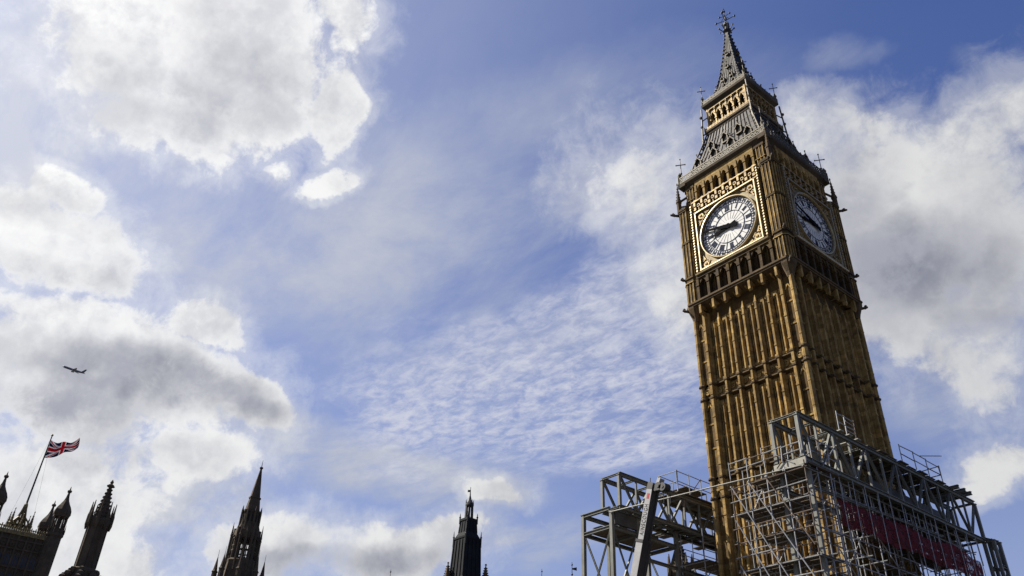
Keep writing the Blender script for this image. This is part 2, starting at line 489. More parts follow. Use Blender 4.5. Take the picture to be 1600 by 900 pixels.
def translucent(m, k):
    nt = m.node_tree; bs = nt.nodes['Principled BSDF']; o = nt.nodes['Material Output']
    t = nt.nodes.new('ShaderNodeBsdfTranslucent'); mx = nt.nodes.new('ShaderNodeMixShader'); mx.inputs[0].default_value = k
    src = bs.inputs['Base Color'].links[0].from_socket
    nt.links.new(src, t.inputs['Color']); nt.links.new(bs.outputs[0], mx.inputs[1]); nt.links.new(t.outputs[0], mx.inputs[2]); nt.links.new(mx.outputs[0], o.inputs['Surface'])
for k in ('flag_blue', 'flag_red', 'flag_white'): translucent(M[k], 0.45)


def torn(m):
    """netting: open weave with worn, half open patches"""
    nt = m.node_tree; h = G(nt); bs = nt.nodes['Principled BSDF']; o = nt.nodes['Material Output']
    geo = h.n('ShaderNodeNewGeometry')
    a = h.step(h.noise(geo.outputs['Position'], 1.1, 6.0, 0.7), 0.44, 0.58)
    b = h.step(h.noise(geo.outputs['Position'], 14.0, 3.0, 0.6), 0.40, 0.60)
    f = h.m('MULTIPLY_ADD', h.m('MULTIPLY', a, b), 0.9, 0.08, clamp=True)
    t = h.n('ShaderNodeBsdfTransparent'); mx = h.n('ShaderNodeMixShader')
    h.put(mx.inputs[0], f); nt.links.new(bs.outputs[0], mx.inputs[1]); nt.links.new(t.outputs[0], mx.inputs[2]); nt.links.new(mx.outputs[0], o.inputs['Surface'])
torn(M['net'])
M['crane_letter'] = M['crane_dark']

# ------------------------------------------------------------------ the clock tower
T = thing('clock_tower', (0, 0, 0), 'tall golden stone clock tower with two dials in view and an iron spire', 'clock tower')
RIBS = (-5.72, -4.55, -2.93, -1.47, 0.0, 1.47, 2.93, 4.55, 5.72)
Z1, Z2, Z3 = 29.3, 37.0, 38.4

# shaft walls with ribs, mullions, tracery heads
core = MB().box(-5.12, 5.12, -5.12, 5.12, 0, 47.0)
for sx in (-1, 1):
    for sy in (-1, 1):
        core.box(min(sx * 4.75, sx * 5.62), max(sx * 4.75, sx * 5.62), min(sy * 4.75, sy * 5.62), max(sy * 4.75, sy * 5.62), 0, 47.05)
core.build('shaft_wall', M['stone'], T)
ribs = MB(); tra = MB()
for s in RIBS:
    o = 5.92 if abs(s) > 4 else 5.72
    w = 0.135 if abs(s) > 4 else 0.10
    zt = 46.6 if abs(s) > 4 else 45.0
    if abs(s) > 5: continue
    # a rib with canted flanks
    ribs.poly([(s - w * 1.9, 5.08, 0), (s - w * 1.7, 5.30, 0), (s - w, 5.42, 0), (s - w, o, 0), (s + w, o, 0), (s + w, 5.42, 0), (s + w * 1.7, 5.30, 0), (s + w * 1.9, 5.08, 0)], (0, 0, zt))
    if abs(s) < 4: ribs.poly([(s - w, 5.2, zt), (s + w, 5.2, zt), (s + w, o, zt), (s - w, o, zt)], (0, 0, .02)); ribs.loft((s, o - .14), [(zt, .17), (zt + .1, .2), (zt + .9, .03)], 4, 0)
    z = 2.0
    while z < 45:
        ribs.box(s - w - .03, s + w + .03, o - .03, o + .045, z, z + .14); z += 2.35
for i in range(len(RIBS) - 1):
    a, b = RIBS[i], RIBS[i + 1]
    mid = (a + b) / 2; edge = abs(mid) > 4.6
    base = 5.62 if edge else 5.12
    for (z0, z1) in ((Z1 - 14, Z1 - .9), (Z1 + .4, Z2 - .3), (Z3 + .4, 45.6)):
        if not edge:
            tra.poly([(mid - .16, base - .05, z0), (mid - .07, base + .34, z0), (mid + .07, base + .34, z0), (mid + .16, base - .05, z0)], (0, 0, z1 - .4 - z0))
            for c in (mid - .36, mid + .36): tra.box(c - .035, c + .035, base - .05, base + .13, z0, z1 - .6)
            q = (b - a) / 4 - .06
            for c in (mid - q - .05, mid + q + .05):
                for zz in (z1 - .55, z0 + (z1 - z0) * .5):
                    # small pointed head over each light
                    tra.bar((c - q, base + .08, zz - .35), (c, base + .08, zz), .10, .14)
                    tra.bar((c + q, base + .08, zz - .35), (c, base + .08, zz), .10, .14)
                tra.box(c - q, c + q, base - .05, base + .07, z1 - .5, z1 - .02)
                tra.box(c - q, c + q, base - .05, base + .09, z0 + (z1 - z0) * .5 + .05, z0 + (z1 - z0) * .5 + .42)
            tra.box(a + .25, b - .25, base - .05, base + .2, z0 - .1, z0 + .18)
        else:
            c = mid
            tra.bar((c - .3, base + .04, z1 - .8), (c, base + .04, z1 - .2), .09, .12)
            tra.bar((c + .3, base + .04, z1 - .8), (c, base + .04, z1 - .2), .09, .12)
            for zz in (z0 + 2.2, z0 + 4.6): tra.box(c - .36, c + .36, base - .05, base + .06, zz, zz + .16)
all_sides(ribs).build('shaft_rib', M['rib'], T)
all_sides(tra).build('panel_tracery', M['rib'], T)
# octagonal post on each shaft corner
for sx in (-1, 1):
    for sy in (-1, 1):
        m = MB().loft((sx * 5.70, sy * 5.70), [(0, .25), (46.6, .25)], 8)
        z = 2.0
        while z < 45:
            m.loft((sx * 5.70, sy * 5.70), [(z, .24), (z + .03, .28), (z + .12, .28), (z + .15, .24)], 8); z += 2.35
        m.build('corner_post', M['rib'], T)
# slit windows
for k in range(4):
    fn = face_map(k)
    for i in (2, 3, 4, 5):
        a, b = RIBS[i], RIBS[i + 1]; mid = (a + b) / 2
        for (z0, z1) in ((Z1 + .8, Z2 - 1.0), (Z3 + .8, 44.9)):
            side = 1 if i % 2 else -1
            c = mid + side * .26
            m = MB(); l = MB().box(c - .09, c + .09, 5.05, 5.135, z0, z1 - .2)
            l.poly([(c - .09, 5.05, z1 - .2), (c + .09, 5.05, z1 - .2), (c, 5.05, z1 + .15)], (0, .085, 0))
            m.merge(l, fn).build('slit_window', M['slit'], T)


def string_course(z, t, depth, name='string_course', mat='trim', follow=True):
    l = MB()
    l.poly([(-5.62, 5.05, z), (-5.62, 5.42 + depth, z + t * .25), (-5.62, 5.42 + depth, z + t * .7), (-5.62, 5.05, z + t)], (11.24, 0, 0))
    if follow:
        for s in RIBS:
            o = 5.92 if abs(s) > 4 else 5.72; w = .20
            if abs(s) > 5: continue
            l.poly([(s - w, 5.4, z - .05), (s - w, o + depth * .7, z + t * .2 - .03), (s - w, o + depth * .7, z + t * .72), (s - w, 5.4, z + t + .05)], (2 * w, 0, 0))
    m = all_sides(l)
    for sx in (-1, 1):
        for sy in (-1, 1): m.loft((sx * 5.7, sy * 5.7), [(z - .05, .25), (z + .06, .38), (z + t * .7, .38), (z + t + .05, .25)], 8)
    return m.build(name, M[mat], T)


for z in (Z1 - 2.2, Z1 - .35, Z2 - .15, Z3 - .1): string_course(z, .26, .10)
# panels of carved quatrefoils between the strings
for (za, zb) in ((Z2 + .2, Z3 - .1), (Z1 - 1.85, Z1 - .35)):
    q = MB(); q.box(-4.7, 4.7, 5.0, 5.135, za + .1, zb - .1)
    for i in range(len(RIBS) - 1):
        a, b = RIBS[i], RIBS[i + 1]; base = 5.62 if abs(a + b) > 9 else 5.12
        n = 2 if base < 5.5 else 1
        for j in range(n):
            c = a + (b - a) * (j + .5) / n; rr = min(.34, (b - a) / n / 2 - .05)
            zc = (za + zb) / 2
            q.ring(c, zc, rr * .62, rr, base - .04, base + .12, 10)
            q.box(c - .05, c + .05, base - .03, base + .10, zc - rr, zc + rr); q.box(c - rr, c + rr, base - .03, base + .105, zc - .05, zc + .05)
    for k in range(4): MB().merge(q, face_map(k)).build('carved_panel', M['rib'], T)

# corbel table that carries the clock stage
l = MB()
l.poly([(-5.6, 5.05, 46.95), (-5.6, 5.35, 47.05), (-5.6, 6.1, 47.35), (-5.6, 6.2, 47.45), (-5.6, 5.05, 47.45)], (11.2, 0, 0))
l.box(-5.9, 5.9, 5.2, 6.36, 47.45, 47.66); l.box(-5.95, 5.95, 5.2, 6.46, 47.66, 47.85)
m = all_sides(l)
for sx in (-1, 1):
    for sy in (-1, 1): m.loft((sx * 5.62, sy * 5.62), [(45.9, .33), (46.4, .45), (47.3, .78), (47.86, .84)], 8)
m.build('corbel_table', M['trim'], T)
l = MB()
for s in (-4.55, -3.66, -2.93, -2.2, -1.47, -.73, 0, .73, 1.47, 2.2, 2.93, 3.66, 4.55):
    big = any(abs(s - r) < .05 for r in RIBS)
    w = .13 if big else .08
    if big: l.poly([(s - w, 5.85, 46.75), (s - w, 5.9, 46.3), (s - w, 6.15, 46.15), (s - w, 6.28, 46.35), (s - w, 6.28, 47.44), (s - w, 5.1, 47.44), (s - w, 5.1, 47.1)], (2 * w, 0, 0))
    else: l.poly([(s - w, 5.1, 46.9), (s - w, 5.5, 46.95), (s - w, 5.9, 47.3), (s - w, 5.9, 47.4), (s - w, 5.1, 47.4)], (2 * w, 0, 0))
l.box(-4.8, 4.8, 5.0, 5.2, 47.0, 47.3)
for k in range(4): MB().merge(l, face_map(k)).build('corbel_row', M['rib'], T)

# clock stage: walls, corner piers
m = MB().box(-5.75, 5.75, -5.75, 5.75, 47.5, 60.8)
m.box(-5.1, 5.1, -5.1, 5.1, 60.8, 64.0)
m.build('clock_stage_wall', M['stage'], T)


def chamfer(cx, cy, h, c):
    return [(cx - h + c, cy - h), (cx + h - c, cy - h), (cx + h, cy - h + c), (cx + h, cy + h - c), (cx + h - c, cy + h), (cx - h + c, cy + h), (cx - h, cy + h - c), (cx - h, cy - h + c)]


for sx in (-1, 1):
    for sy in (-1, 1):
        cx, cy = sx * 5.48, sy * 5.48
        m = MB()
        def stack(h, c, z0, z1): m.poly([(x, y, z0) for x, y in chamfer(cx, cy, h, c)], (0, 0, z1 - z0))
        stack(.76, .34, 47.7, 60.3)
        for z in (50.35, 51.0, 55.6, 60.0): stack(.86, .37, z, z + .22)
        stack(.92, .42, 60.22, 60.5)
        # sunk panels left between thin fillets
        fl = MB()
        for z in (50.35, 60.22): fl.poly([(x, y, z + .05) for x, y in chamfer(cx, cy, .89, .38)], (0, 0, .10))
        for (a, b) in ((47.95, 50.3), (51.3, 55.5), (55.9, 59.9)):
            for dx in (-.40, 0, .40):
                for s2 in (-1, 1):
                    fl.box(cx + dx - .05, cx + dx + .05, cy + s2 * .76 - .07, cy + s2 * .76 + .07, a, b)
                    fl.box(cx + s2 * .76 - .07, cx + s2 * .76 + .07, cy + dx - .05, cy + dx + .05, a, b)
            for dxy in ((1, 1), (1, -1), (-1, 1), (-1, -1)):
                fl.loft((cx + dxy[0] * .60, cy + dxy[1] * .60), [(a, .085), (b, .085)], 6)
        m.build('corner_pier', M['stage'], T); fl.build('pier_fillet', M['rib'], T)
        # upper, narrower pier beside the belfry arches
        cx, cy = sx * 4.72, sy * 4.72
        m = MB(); stack(.82, .3, 60.5, 63.9); stack(.9, .33, 61.6, 61.8); stack(.92, .33, 63.3, 63.6); fl = MB(); fl.poly([(x, y, 61.66) for x, y in chamfer(cx, cy, .93, .34)], (0, 0, .08))
        for dx in (-.4, 0, .4):
            for s2 in (-1, 1):
                fl.box(cx + dx - .05, cx + dx + .05, cy + s2 * .82 - .06, cy + s2 * .82 + .06, 60.6, 63.4)
                fl.box(cx + s2 * .82 - .06, cx + s2 * .82 + .06, cy + dx - .05, cy + dx + .05, 60.6, 63.4)
        m.build('belfry_pier', M['stage'], T); fl.build('pier_fillet', M['rib'], T)

# blind arcade under the dial
l = MB()
for i in range(8):
    s = -4.5 + i * 9.0 / 7
    l.box(s - .15, s + .15, 5.7, 6.32, 47.86, 50.5); l.box(s - .19, s + .19, 5.7, 6.38, 49.55, 49.75)
for i in range(7):
    c = -4.5 + (i + .5) * 9.0 / 7; w = .5
    for sgn in (-1, 1):
        l.poly([(c + sgn * w, 5.72, 49.6), (c + sgn * w, 5.72, 50.5), (c, 5.72, 50.5), (c, 5.72, 50.35), (c + sgn * .22, 5.72, 50.1), (c + sgn * .4, 5.72, 49.8)], (0, .5, 0))
    l.poly([(c - .49, 5.72, 47.86), (c - .49, 6.25, 47.86), (c - .49, 5.72, 48.35)], (.98, 0, 0))
    l.box(c - .04, c + .04, 5.7, 5.95, 48.1, 50.2)
l.box(-4.6, 4.6, 5.7, 6.35, 50.45, 50.75)
l.box(-4.55, 4.55, 5.7, 6.3, 47.84, 47.98)
all_sides(l).build('blind_arcade', M['stage'], T)
l = MB()
for i in range(7):
    c = -4.5 + (i + .5) * 9.0 / 7
    l.box(c - .44, c + .44, 5.74, 5.78, 48.4, 50.1)
for k in range(4): MB().merge(l, face_map(k)).build('arcade_recess', M['stage'], T)

# gilded square frames, spandrels, bands
ZD = 55.0
for k in range(4):
    fn = face_map(k)
    def part(local, name, mat, parent=T, **kw): return MB().merge(local, fn).build(name, M[mat], parent, **kw)
    l = MB()
    l.poly([(-4.5, 5.7, 50.75), (-4.5, 6.5, 50.8), (-4.5, 6.55, 50.95), (-4.5, 6.3, 51.15), (-4.5, 5.7, 51.2)], (9.0, 0, 0))
    part(l, 'gilded_sill', 'gold')
    l = MB()
    for s in (-1, 1):
        l.box(s * 3.86 - .065, s * 3.86 + .065, 5.7, 6.34, 51.3, 58.96)
        l.box(s * 4.36 - .05, s * 4.36 + .05, 5.7, 6.30, 51.2, 60.2)
        z = 51.3
        while z < 60.1:
            l.box(s * 4.36 - .08, s * 4.36 + .08, 5.8, 6.36, z, z + .15); z += .36
    l.box(-3.96, 3.96, 5.7, 6.34, 51.22, 51.34); l.box(-3.96, 3.96, 5.7, 6.34, 58.8, 58.93)
    part(l, 'gilded_frame', 'gold')
    # spandrels: dark plates with gilded leaf scrolls
    sp = MB()
    for sx in (-1, 1):
        for sz in (-1, 1):
            le = MB(); n = 12; pts = [(sx * 3.77, 5.94, ZD + sz * 3.77)]
            for j in range(n + 1):
                t = math.radians(90 * j / n); pts.append((sx * 3.5 * math.cos(t), 5.94, ZD + sz * 3.5 * math.sin(t)))
            pts = [pts[0]] + [(sx * 3.77, 5.94, ZD)] + pts[1:] + [(0, 5.94, ZD + sz * 3.77)]
            sp.poly(pts, (0, .08, 0))
            for (a, b, r) in ((3.2, 3.2, .36), (3.52, 2.55, .18), (2.55, 3.52, .18), (2.85, 2.98, .15), (3.0, 2.75, .12)):
                le.ring(sx * a, ZD + sz * b, r * .55, r, 6.0, 6.17, 9)
            for (a, b, c, d) in ((3.5, 3.5, 2.8, 2.8), (3.55, 2.0, 3.25, 2.6), (2.0, 3.55, 2.6, 3.25), (3.6, 3.0, 3.0, 3.6)):
                le.bar((sx * a, 6.08, ZD + sz * b), (sx * c, 6.08, ZD + sz * d), .13, .12)
            le.ball((sx * 3.2, 6.12, ZD + sz * 3.2), .17)
            part(le, 'spandrel_scroll', 'dull_gold')
    part(sp, 'spandrel', 'gilt_dark')
    # the dial
    disc = MB(); n = 72
    disc.add([(0, 5.96, ZD)] + [(3.5 * math.cos(2 * math.pi * i / n), 5.96, ZD + 3.5 * math.sin(2 * math.pi * i / n)) for i in range(n)], [(0, 1 + i, 1 + (i + 1) % n) for i in range(n)])
    dial = part(disc, 'clock_face', 'opal')
    l = MB(); n = 72
    prof = ((3.42, 5.97), (3.42, 6.20), (3.48, 6.30), (3.58, 6.28), (3.62, 6.0))
    vs = []
    for i in range(n):
        t = 2 * math.pi * i / n
        for r, o in prof: vs.append((r * math.cos(t), o, ZD + r * math.sin(t)))
    fs = [(i * 5 + j, i * 5 + j + 1, ((i + 1) % n) * 5 + j + 1, ((i + 1) % n) * 5 + j) for i in range(n) for j in range(4)]
    l.add(vs, fs)
    part(l, 'bezel', 'gold', dial)
    # iron glazing of the dial: rings, minute ticks, hour bars
    l = MB(); o0, o1 = 5.962, 6.01
    for r0, r1 in ((3.36, 3.42), (3.03, 3.06), (2.76, 2.80), (1.87, 1.92)): l.ring(0, ZD, r0, r1, o0, o1, 72)
    for i in range(60):
        t = 2 * math.pi * i / 60; c, s = math.cos(t), math.sin(t)
        l.bar((c * 2.78, 5.985, ZD + s * 2.78), (c * 3.33, 5.985, ZD + s * 3.33), .03 if i % 5 else .10, .044, (0, 1, 0))
        t += math.pi / 60; c, s = math.cos(t), math.sin(t)
        if i % 2: l.ring(c * 3.17, ZD + s * 3.17, .05, .085, o0, o1, 6)
    for i in range(12):
        t = 2 * math.pi * (i + .5) / 12; c, s = math.cos(t), math.sin(t)
        l.bar((c * 1.9, 5.985, ZD + s * 1.9), (c * 2.75, 5.985, ZD + s * 2.75), .035, .04, (0, 1, 0))
    for i in range(24):
        t = 2 * math.pi * i / 24; c, s = math.cos(t), math.sin(t)
        l.bar((c * .9, 5.97, ZD + s * .9), (c * 1.9, 5.97, ZD + s * 1.9), .010, .02, (0, 1, 0))
    part(l, 'dial_tracery', 'dial_iron', dial)
    # roman numerals, feet to the centre
    for hr, txt in enumerate(('XII', 'I', 'II', 'III', 'IIII', 'V', 'VI', 'VII', 'VIII', 'IX', 'X', 'XI')):
        wid = {'I': .15, 'V': .29, 'X': .31}
        W = sum(wid[ch] for ch in txt); x = -W / 2; strokes = []
        for ch in txt:
            w = wid[ch]; c = x + w / 2
            if ch == 'I': strokes.append(((c, -.28), (c, .28), .07))
            if ch == 'V': strokes += [((c - w * .36, .28), (c, -.28), .085), ((c + w * .36, .28), (c, -.28), .05)]
            if ch == 'X': strokes += [((c - w * .38, .28), (c + w * .38, -.28), .085), ((c + w * .38, .28), (c - w * .38, -.28), .05)]
            x += w
        sc = min(1.0, .92 / W) if W > .92 else 1.0
        a = math.radians(90 - 30 * hr); ur = (math.cos(a), math.sin(a)); ut = (math.sin(a), -math.cos(a))
        l = MB()
        for p0, p1, w in strokes:
            P = []
            for (px, py) in (p0, p1):
                rr = 2.40 + py; P.append((ur[0] * rr + ut[0] * px * sc, 5.99, ZD + ur[1] * rr + ut[1] * px * sc))
            l.bar(P[0], P[1], w, .05, (0, 1, 0))
        for py in (-.27, .27):
            rr = 2.40 + py; P = [(ur[0] * rr + ut[0] * px * sc, 5.99, ZD + ur[1] * rr + ut[1] * px * sc) for px in (-W / 2, W / 2)]
            l.bar(P[0], P[1], .045, .046, (0, 1, 0))
        part(l, 'numeral', 'dial_iron', dial)
    # hands at twelve minutes to nine
    def hand(deg, pts, o, name):
        a = math.radians(90 - deg); ur = (math.cos(a), math.sin(a)); ut = (math.sin(a), -math.cos(a))
        full = [(r, w) for r, w in pts] + [(r, -w) for r, w in reversed(pts)]
        l = MB().poly([(ur[0] * r + ut[0] * w, o, ZD + ur[1] * r + ut[1] * w) for r, w in full], (0, .06, 0))
        l.ring(0, ZD, .02, .30, o, o + .08, 14)
        part(l, name, 'hand', dial)
    hand(264, [(-.95, .05), (-.9, .24), (-.3, .18), (.3, .22), (1.0, .17), (1.25, .15), (1.5, .28), (1.8, .13), (2.3, .03)], 6.06, 'hour_hand')
    hand(288, [(-1.15, .05), (-1.1, .27), (-.6, .22), (-.2, .2), (.4, .22), (1.6, .16), (3.1, .10), (3.4, .04)], 6.15, 'minute_hand')
    # band of gilded shields and letters above the dial
    l = MB()
    l.box(-4.3, 4.3, 5.7, 6.1, 59.1, 59.2)
    for i in range(9):
        c = -3.9 + i * .975
        l.box(c - .16, c + .16, 5.7, 6.14, 59.4, 59.78); l.box(c - .12, c + .12, 5.7, 6.16, 59.95, 60.5)
        l.ring(c + .44, 60.0, .13, .24, 5.74, 6.05, 7)
        l.box(c + .40, c + .48, 5.7, 6.0, 59.25, 59.7); l.bar((c - .3, 5.95, 60.75), (c, 5.95, 60.95), .09, .12); l.bar((c + .3, 5.95, 60.75), (c, 5.95, 60.95), .09, .12)
    l.box(-4.3, 4.3, 5.7, 6.12, 60.6, 60.75)
    part(l, 'gilded_band', 'dull_gold')
    # belfry openings
    l = MB()
    for i in range(8):
        s = -3.85 + i * 1.1
        l.box(s - .13, s + .13, 5.05, 5.7, 60.9, 63.3); l.box(s - .18, s + .18, 5.05, 5.76, 62.35, 62.5)
    for i in range(7):
        c = -3.85 + (i + .5) * 1.1; w = .45
        for sgn in (-1, 1):
            l.poly([(c + sgn * w, 5.06, 62.3), (c + sgn * w, 5.06, 63.35), (c, 5.06, 63.35), (c, 5.06, 63.15), (c + sgn * .18, 5.06, 62.95), (c + sgn * .34, 5.06, 62.65)], (0, .55, 0))
        l.box(c - .4, c + .4, 5.05, 5.5, 60.9, 61.3)
    l.box(-3.95, 3.95, 5.05, 5.62, 63.3, 63.9)
    part(l, 'belfry_arcade', 'rib')
    l = MB()
    for i in range(7):
        c = -3.85 + (i + .5) * 1.1; l.box(c - .42, c + .42, 5.08, 5.12, 61.3, 63.0)
    part(l, 'belfry_opening', 'void')  # flat dark plates stand for the shade behind the arches

# parapet cornice of the stage
l = MB()
l.poly([(-5.3, 5.0, 63.6), (-5.3, 5.45, 63.75), (-5.3, 5.95, 64.2), (-5.3, 6.0, 64.5), (-5.3, 5.0, 64.55)], (10.6, 0, 0))
m = all_sides(l)
for sx in (-1, 1):
    for sy in (-1, 1): m.box(min(sx * 5.0, sx * 5.98), max(sx * 5.0, sx * 5.98), min(sy * 5.0, sy * 5.98), max(sy * 5.0, sy * 5.98), 63.95, 64.52)
m.build('cornice', M['dark_stone'], T)


def cresting(h, z, hgt, step, name='cresting', mat='iron'):
    l = MB()
    l.box(-h, h, h - .09, h - .01, z, z + .16); l.box(-h, h, h - .09, h - .01, z + hgt - .14, z + hgt)
    n = int(2 * h / step)
    for i in range(n + 1):
        s = -h + 2 * h * i / n
        l.box(s - .045, s + .045, h - .085, h - .015, z + .1, z + hgt + (.22 if i % 2 else .05))
        if i < n: l.ring(s + h / n, z + hgt * .5, step * .2, step * .42, h - .08, h - .02, 7)
    return all_sides(l).build(name, M[mat], T)


cresting(5.95, 64.5, .95, .62)


def cross_finial(m, x, y, z, hgt, t=.07, arms=True):
    m.tube((x, y, z), (x, y, z + hgt), t, 6, t * .6)
    m.ball((x, y, z + hgt * .45), t * 2.0)
    zz = z + hgt * .78
    if arms:
        for d in ((.8, .6),):
            L = hgt * .13
            m.bar((x - d[0] * L, y - d[1] * L, zz), (x + d[0] * L, y + d[1] * L, zz), t * 1.3)
            for s in (-1, 1): m.ball((x + s * d[0] * L, y + s * d[1] * L, zz), t * 1.5)
    m.ball((x, y, z + hgt), t * 1.6)


def crocketed(m, x, y, z0, r, hgt, rows=5, n=8, sq=False):
    """pinnacle: little shaft, crocketed cone and bud"""
    m.loft((x, y), [(z0, r), (z0 + hgt * .30, r), (z0 + hgt * .32, r * 1.25), (z0 + hgt * .36, r * 1.25), (z0 + hgt * .38, r * .9), (z0 + hgt * .92, r * .13), (z0 + hgt * .93, r * .3), (z0 + hgt * .97, r * .3), (z0 + hgt, .02)], n)
    for j in range(rows):
        f = j / rows; zz = z0 + hgt * (.42 + .48 * f); rr = r * (.9 - .75 * (.04 + .9 * f))
        for i in range(4):
            t = math.pi / 2 * i + (math.pi / 4 if not sq else 0); m.ball((x + math.cos(t) * rr * 1.08, y + math.sin(t) * rr * 1.08, zz), r * .22, 5)


for sx in (-1, 1):
    for sy in (-1, 1):
        m = MB(); cross_finial(m, sx * 5.6, sy * 5.6, 64.5, 4.0, .06)
        m.loft((sx * 5.75, sy * 5.75), [(64.5, .22), (65.6, .2), (65.9, .28), (66.3, .08)], 6)
        m.build('corner_cross', M['iron'], T)
        m = MB(); crocketed(m, sx * 6.05, sy * 6.05, 60.4, .27, 4.4, 5)
        m.bar((sx * 6.05, sy * 6.05, 61.9), (sx * 5.3, sy * 5.3, 62.7), .14, .22); m.bar((sx * 6.05, sy * 6.05, 61.2), (sx * 5.3, sy * 5.3, 61.4), .12, .15)
        m.build('pinnacle', M['trim'], T)
        for zz, L, base in ((59.95, 1.15, 6.0), (51.1, .7, 6.0), (47.2, .65, 6.1)):
            # gargoyle thrust out on the diagonal
            d = Vector((sx, sy, 0)).normalized(); c = Vector((sx * base, sy * base, zz))
            m = MB().tube(c - d * .2, c + d * L * .7 + Vector((0, 0, .08)), .2, 6, .13); m.tube(c + d * L * .55 + Vector((0, 0, .1)), c + d * L + Vector((0, 0, .18)), .2, 6, .1)
            m.ball(tuple(c + d * L * .72 + Vector((0, 0, .28))), .15); m.build('gargoyle', M['dark_stone'], T)

# lower roof with dormers
PR = [(64.5, 5.35), (65.2, 5.1), (68.0, 4.15), (70.6, 3.4), (72.4, 3.02)]
def rw(z, prof):
    for (a, ra), (b, rb) in zip(prof, prof[1:]):
        if a <= z <= b: return ra + (rb - ra) * (z - a) / (b - a)
    return prof[-1][1]
m = MB().loft((0, 0), PR, 4, sq=True)
l = MB()
for i in range(15):
    f = -0.95 + 1.9 * i / 14
    for (a, ra), (b, rb) in zip(PR, PR[1:]): l.bar((f * ra, ra + .02, a), (f * rb, rb + .02, b), .09, .12)
for z in (66.4, 67.9, 69.3, 70.8):
    r = rw(z, PR); l.bar((-r, r + .01, z), (r, r + .01, z), .06, .08)
m.merge(all_sides(l)); m.build('lower_roof', M['roof'], T)


def dormer(k, s, z, w, h, prof, name='dormer'):
    o = rw(z, prof) + .28; back = rw(z + h, prof) - .15
    l = MB()
    for sg in (-1, 1): l.box(s + sg * w - .06, s + sg * w + .06, back, o, z, z + h * .62)
    l.box(s - w, s + w, back, o + .05, z - .08, z + .06)
    for sg in (-1, 1):
        l.poly([(s + sg * (w + .12), back, z + h * .56), (s, back, z + h), (s, back, z + h - .14), (s + sg * (w + .02), back, z + h * .52)], (0, o - back + .08, 0))
    l.tube((s, o, z + h - .1), (s, o, z + h + .45), .05, 5); l.ball((s, o, z + h + .4), .1)
    for sg in (-1, 1): l.ball((s + sg * w * .6, o + .04, z + h * .8), .09, 5)
    d = MB().merge(l, face_map(k)).build(name, M['iron'], T)
    v = MB().box(s - w + .05, s + w - .05, back, o - .12, z + .05, z + h * .7)
    MB().merge(v, face_map(k)).build('louvre', M['void'], d)


for k in range(4):
    for s in (-3.5, -1.2, 1.2, 3.5): dormer(k, s, 65.9, .42, 1.75, PR)
    for s in (-1.9, 0.0, 1.9): dormer(k, s, 68.2, .36, 1.5, PR)
# ridge crockets on the lower roof
for sx in (-1, 1):
    for sy in (-1, 1):
        m = MB()
        for j in range(9):
            z = 65.3 + j * .78; r = rw(z, PR); m.ball((sx * r * 1.01, sy * r * 1.01, z), .17, 5)
        m.tube((sx * 5.3, sy * 5.3, 64.6), (sx * 3.1, sy * 3.1, 72.4), .09, 6); m.build('roof_crocket', M['iron'], T)

# lantern
m = MB().box(-3.15, 3.15, -3.15, 3.15, 72.2, 72.55); m.box(-3.28, 3.28, -3.28, 3.28, 72.55, 72.85); m.build('lantern_sill', M['dark_stone'], T)
cresting(3.27, 72.8, .42, .42, 'lantern_rail', 'dull_gold')
MB().box(-2.1, 2.1, -2.1, 2.1, 72.8, 76.6).build('lantern_core', M['void'], T)
l = MB()
for i in range(7):
    s = -2.55 + i * .85
    l.box(s - .10, s + .10, 2.5, 2.85, 72.85, 75.4); l.box(s - .14, s + .14, 2.45, 2.9, 74.35, 74.55)
    l.box(s - .06, s + .06, 2.6, 2.95, 75.2, 76.2); l.ball((s, 2.92, 75.9), .12, 5)
for i in range(6):
    c = -2.55 + (i + .5) * .85; w = .36
    for sg in (-1, 1):
        l.poly([(c + sg * w, 2.52, 74.6), (c + sg * w, 2.52, 76.3), (c + sg * .12, 2.52, 76.3), (c + sg * .02, 2.52, 75.5), (c + sg * .2, 2.52, 75.15)], (0, .26, 0))
    l.bar((c - .38, 2.84, 75.0), (c, 2.84, 75.75), .07, .1); l.bar((c + .38, 2.84, 75.0), (c, 2.84, 75.75), .07, .1)
l.box(-2.7, 2.7, 2.4, 2.95, 76.2, 76.45)
all_sides(l).build('lantern_arcade', M['dull_gold'], T)
for sx in (-1, 1):
    for sy in (-1, 1):
        m = MB().loft((sx * 2.75, sy * 2.75), [(72.8, .26), (76.4, .26)], 8); m.build('lantern_pier', M['dull_gold'], T)
        m = MB(); m.tube((sx * 3.55, sy * 3.55, 70.2), (sx * 3.3, sy * 3.3, 76.6), .10, 6); m.bar((sx * 3.5, sy * 3.5, 72.2), (sx * 3.0, sy * 3.0, 72.6), .12); m.bar((sx * 3.38, sy * 3.38, 74.6), (sx * 2.8, sy * 2.8, 75.3), .10)
        for zz in (71.2, 73.6, 75.2): m.ball((sx * 3.45, sy * 3.45, zz), .2, 6)
        m.build('flying_shaft', M['iron'], T)
        m = MB(); cross_finial(m, sx * 3.12, sy * 3.12, 77.2, 3.4, .055, True); m.loft((sx * 3.12, sy * 3.12), [(77.2, .18), (78.2, .15), (78.4, .24), (78.7, .06)], 6); m.build('corner_cross', M['iron'], T)
m = MB().loft((0, 0), [(76.4, 2.75), (76.65, 3.0), (76.9, 3.28), (77.25, 3.3), (77.3, 2.6)], 4, sq=True); m.build('lantern_cornice', M['dark_stone'], T)
cresting(3.26, 77.22, .6, .45)

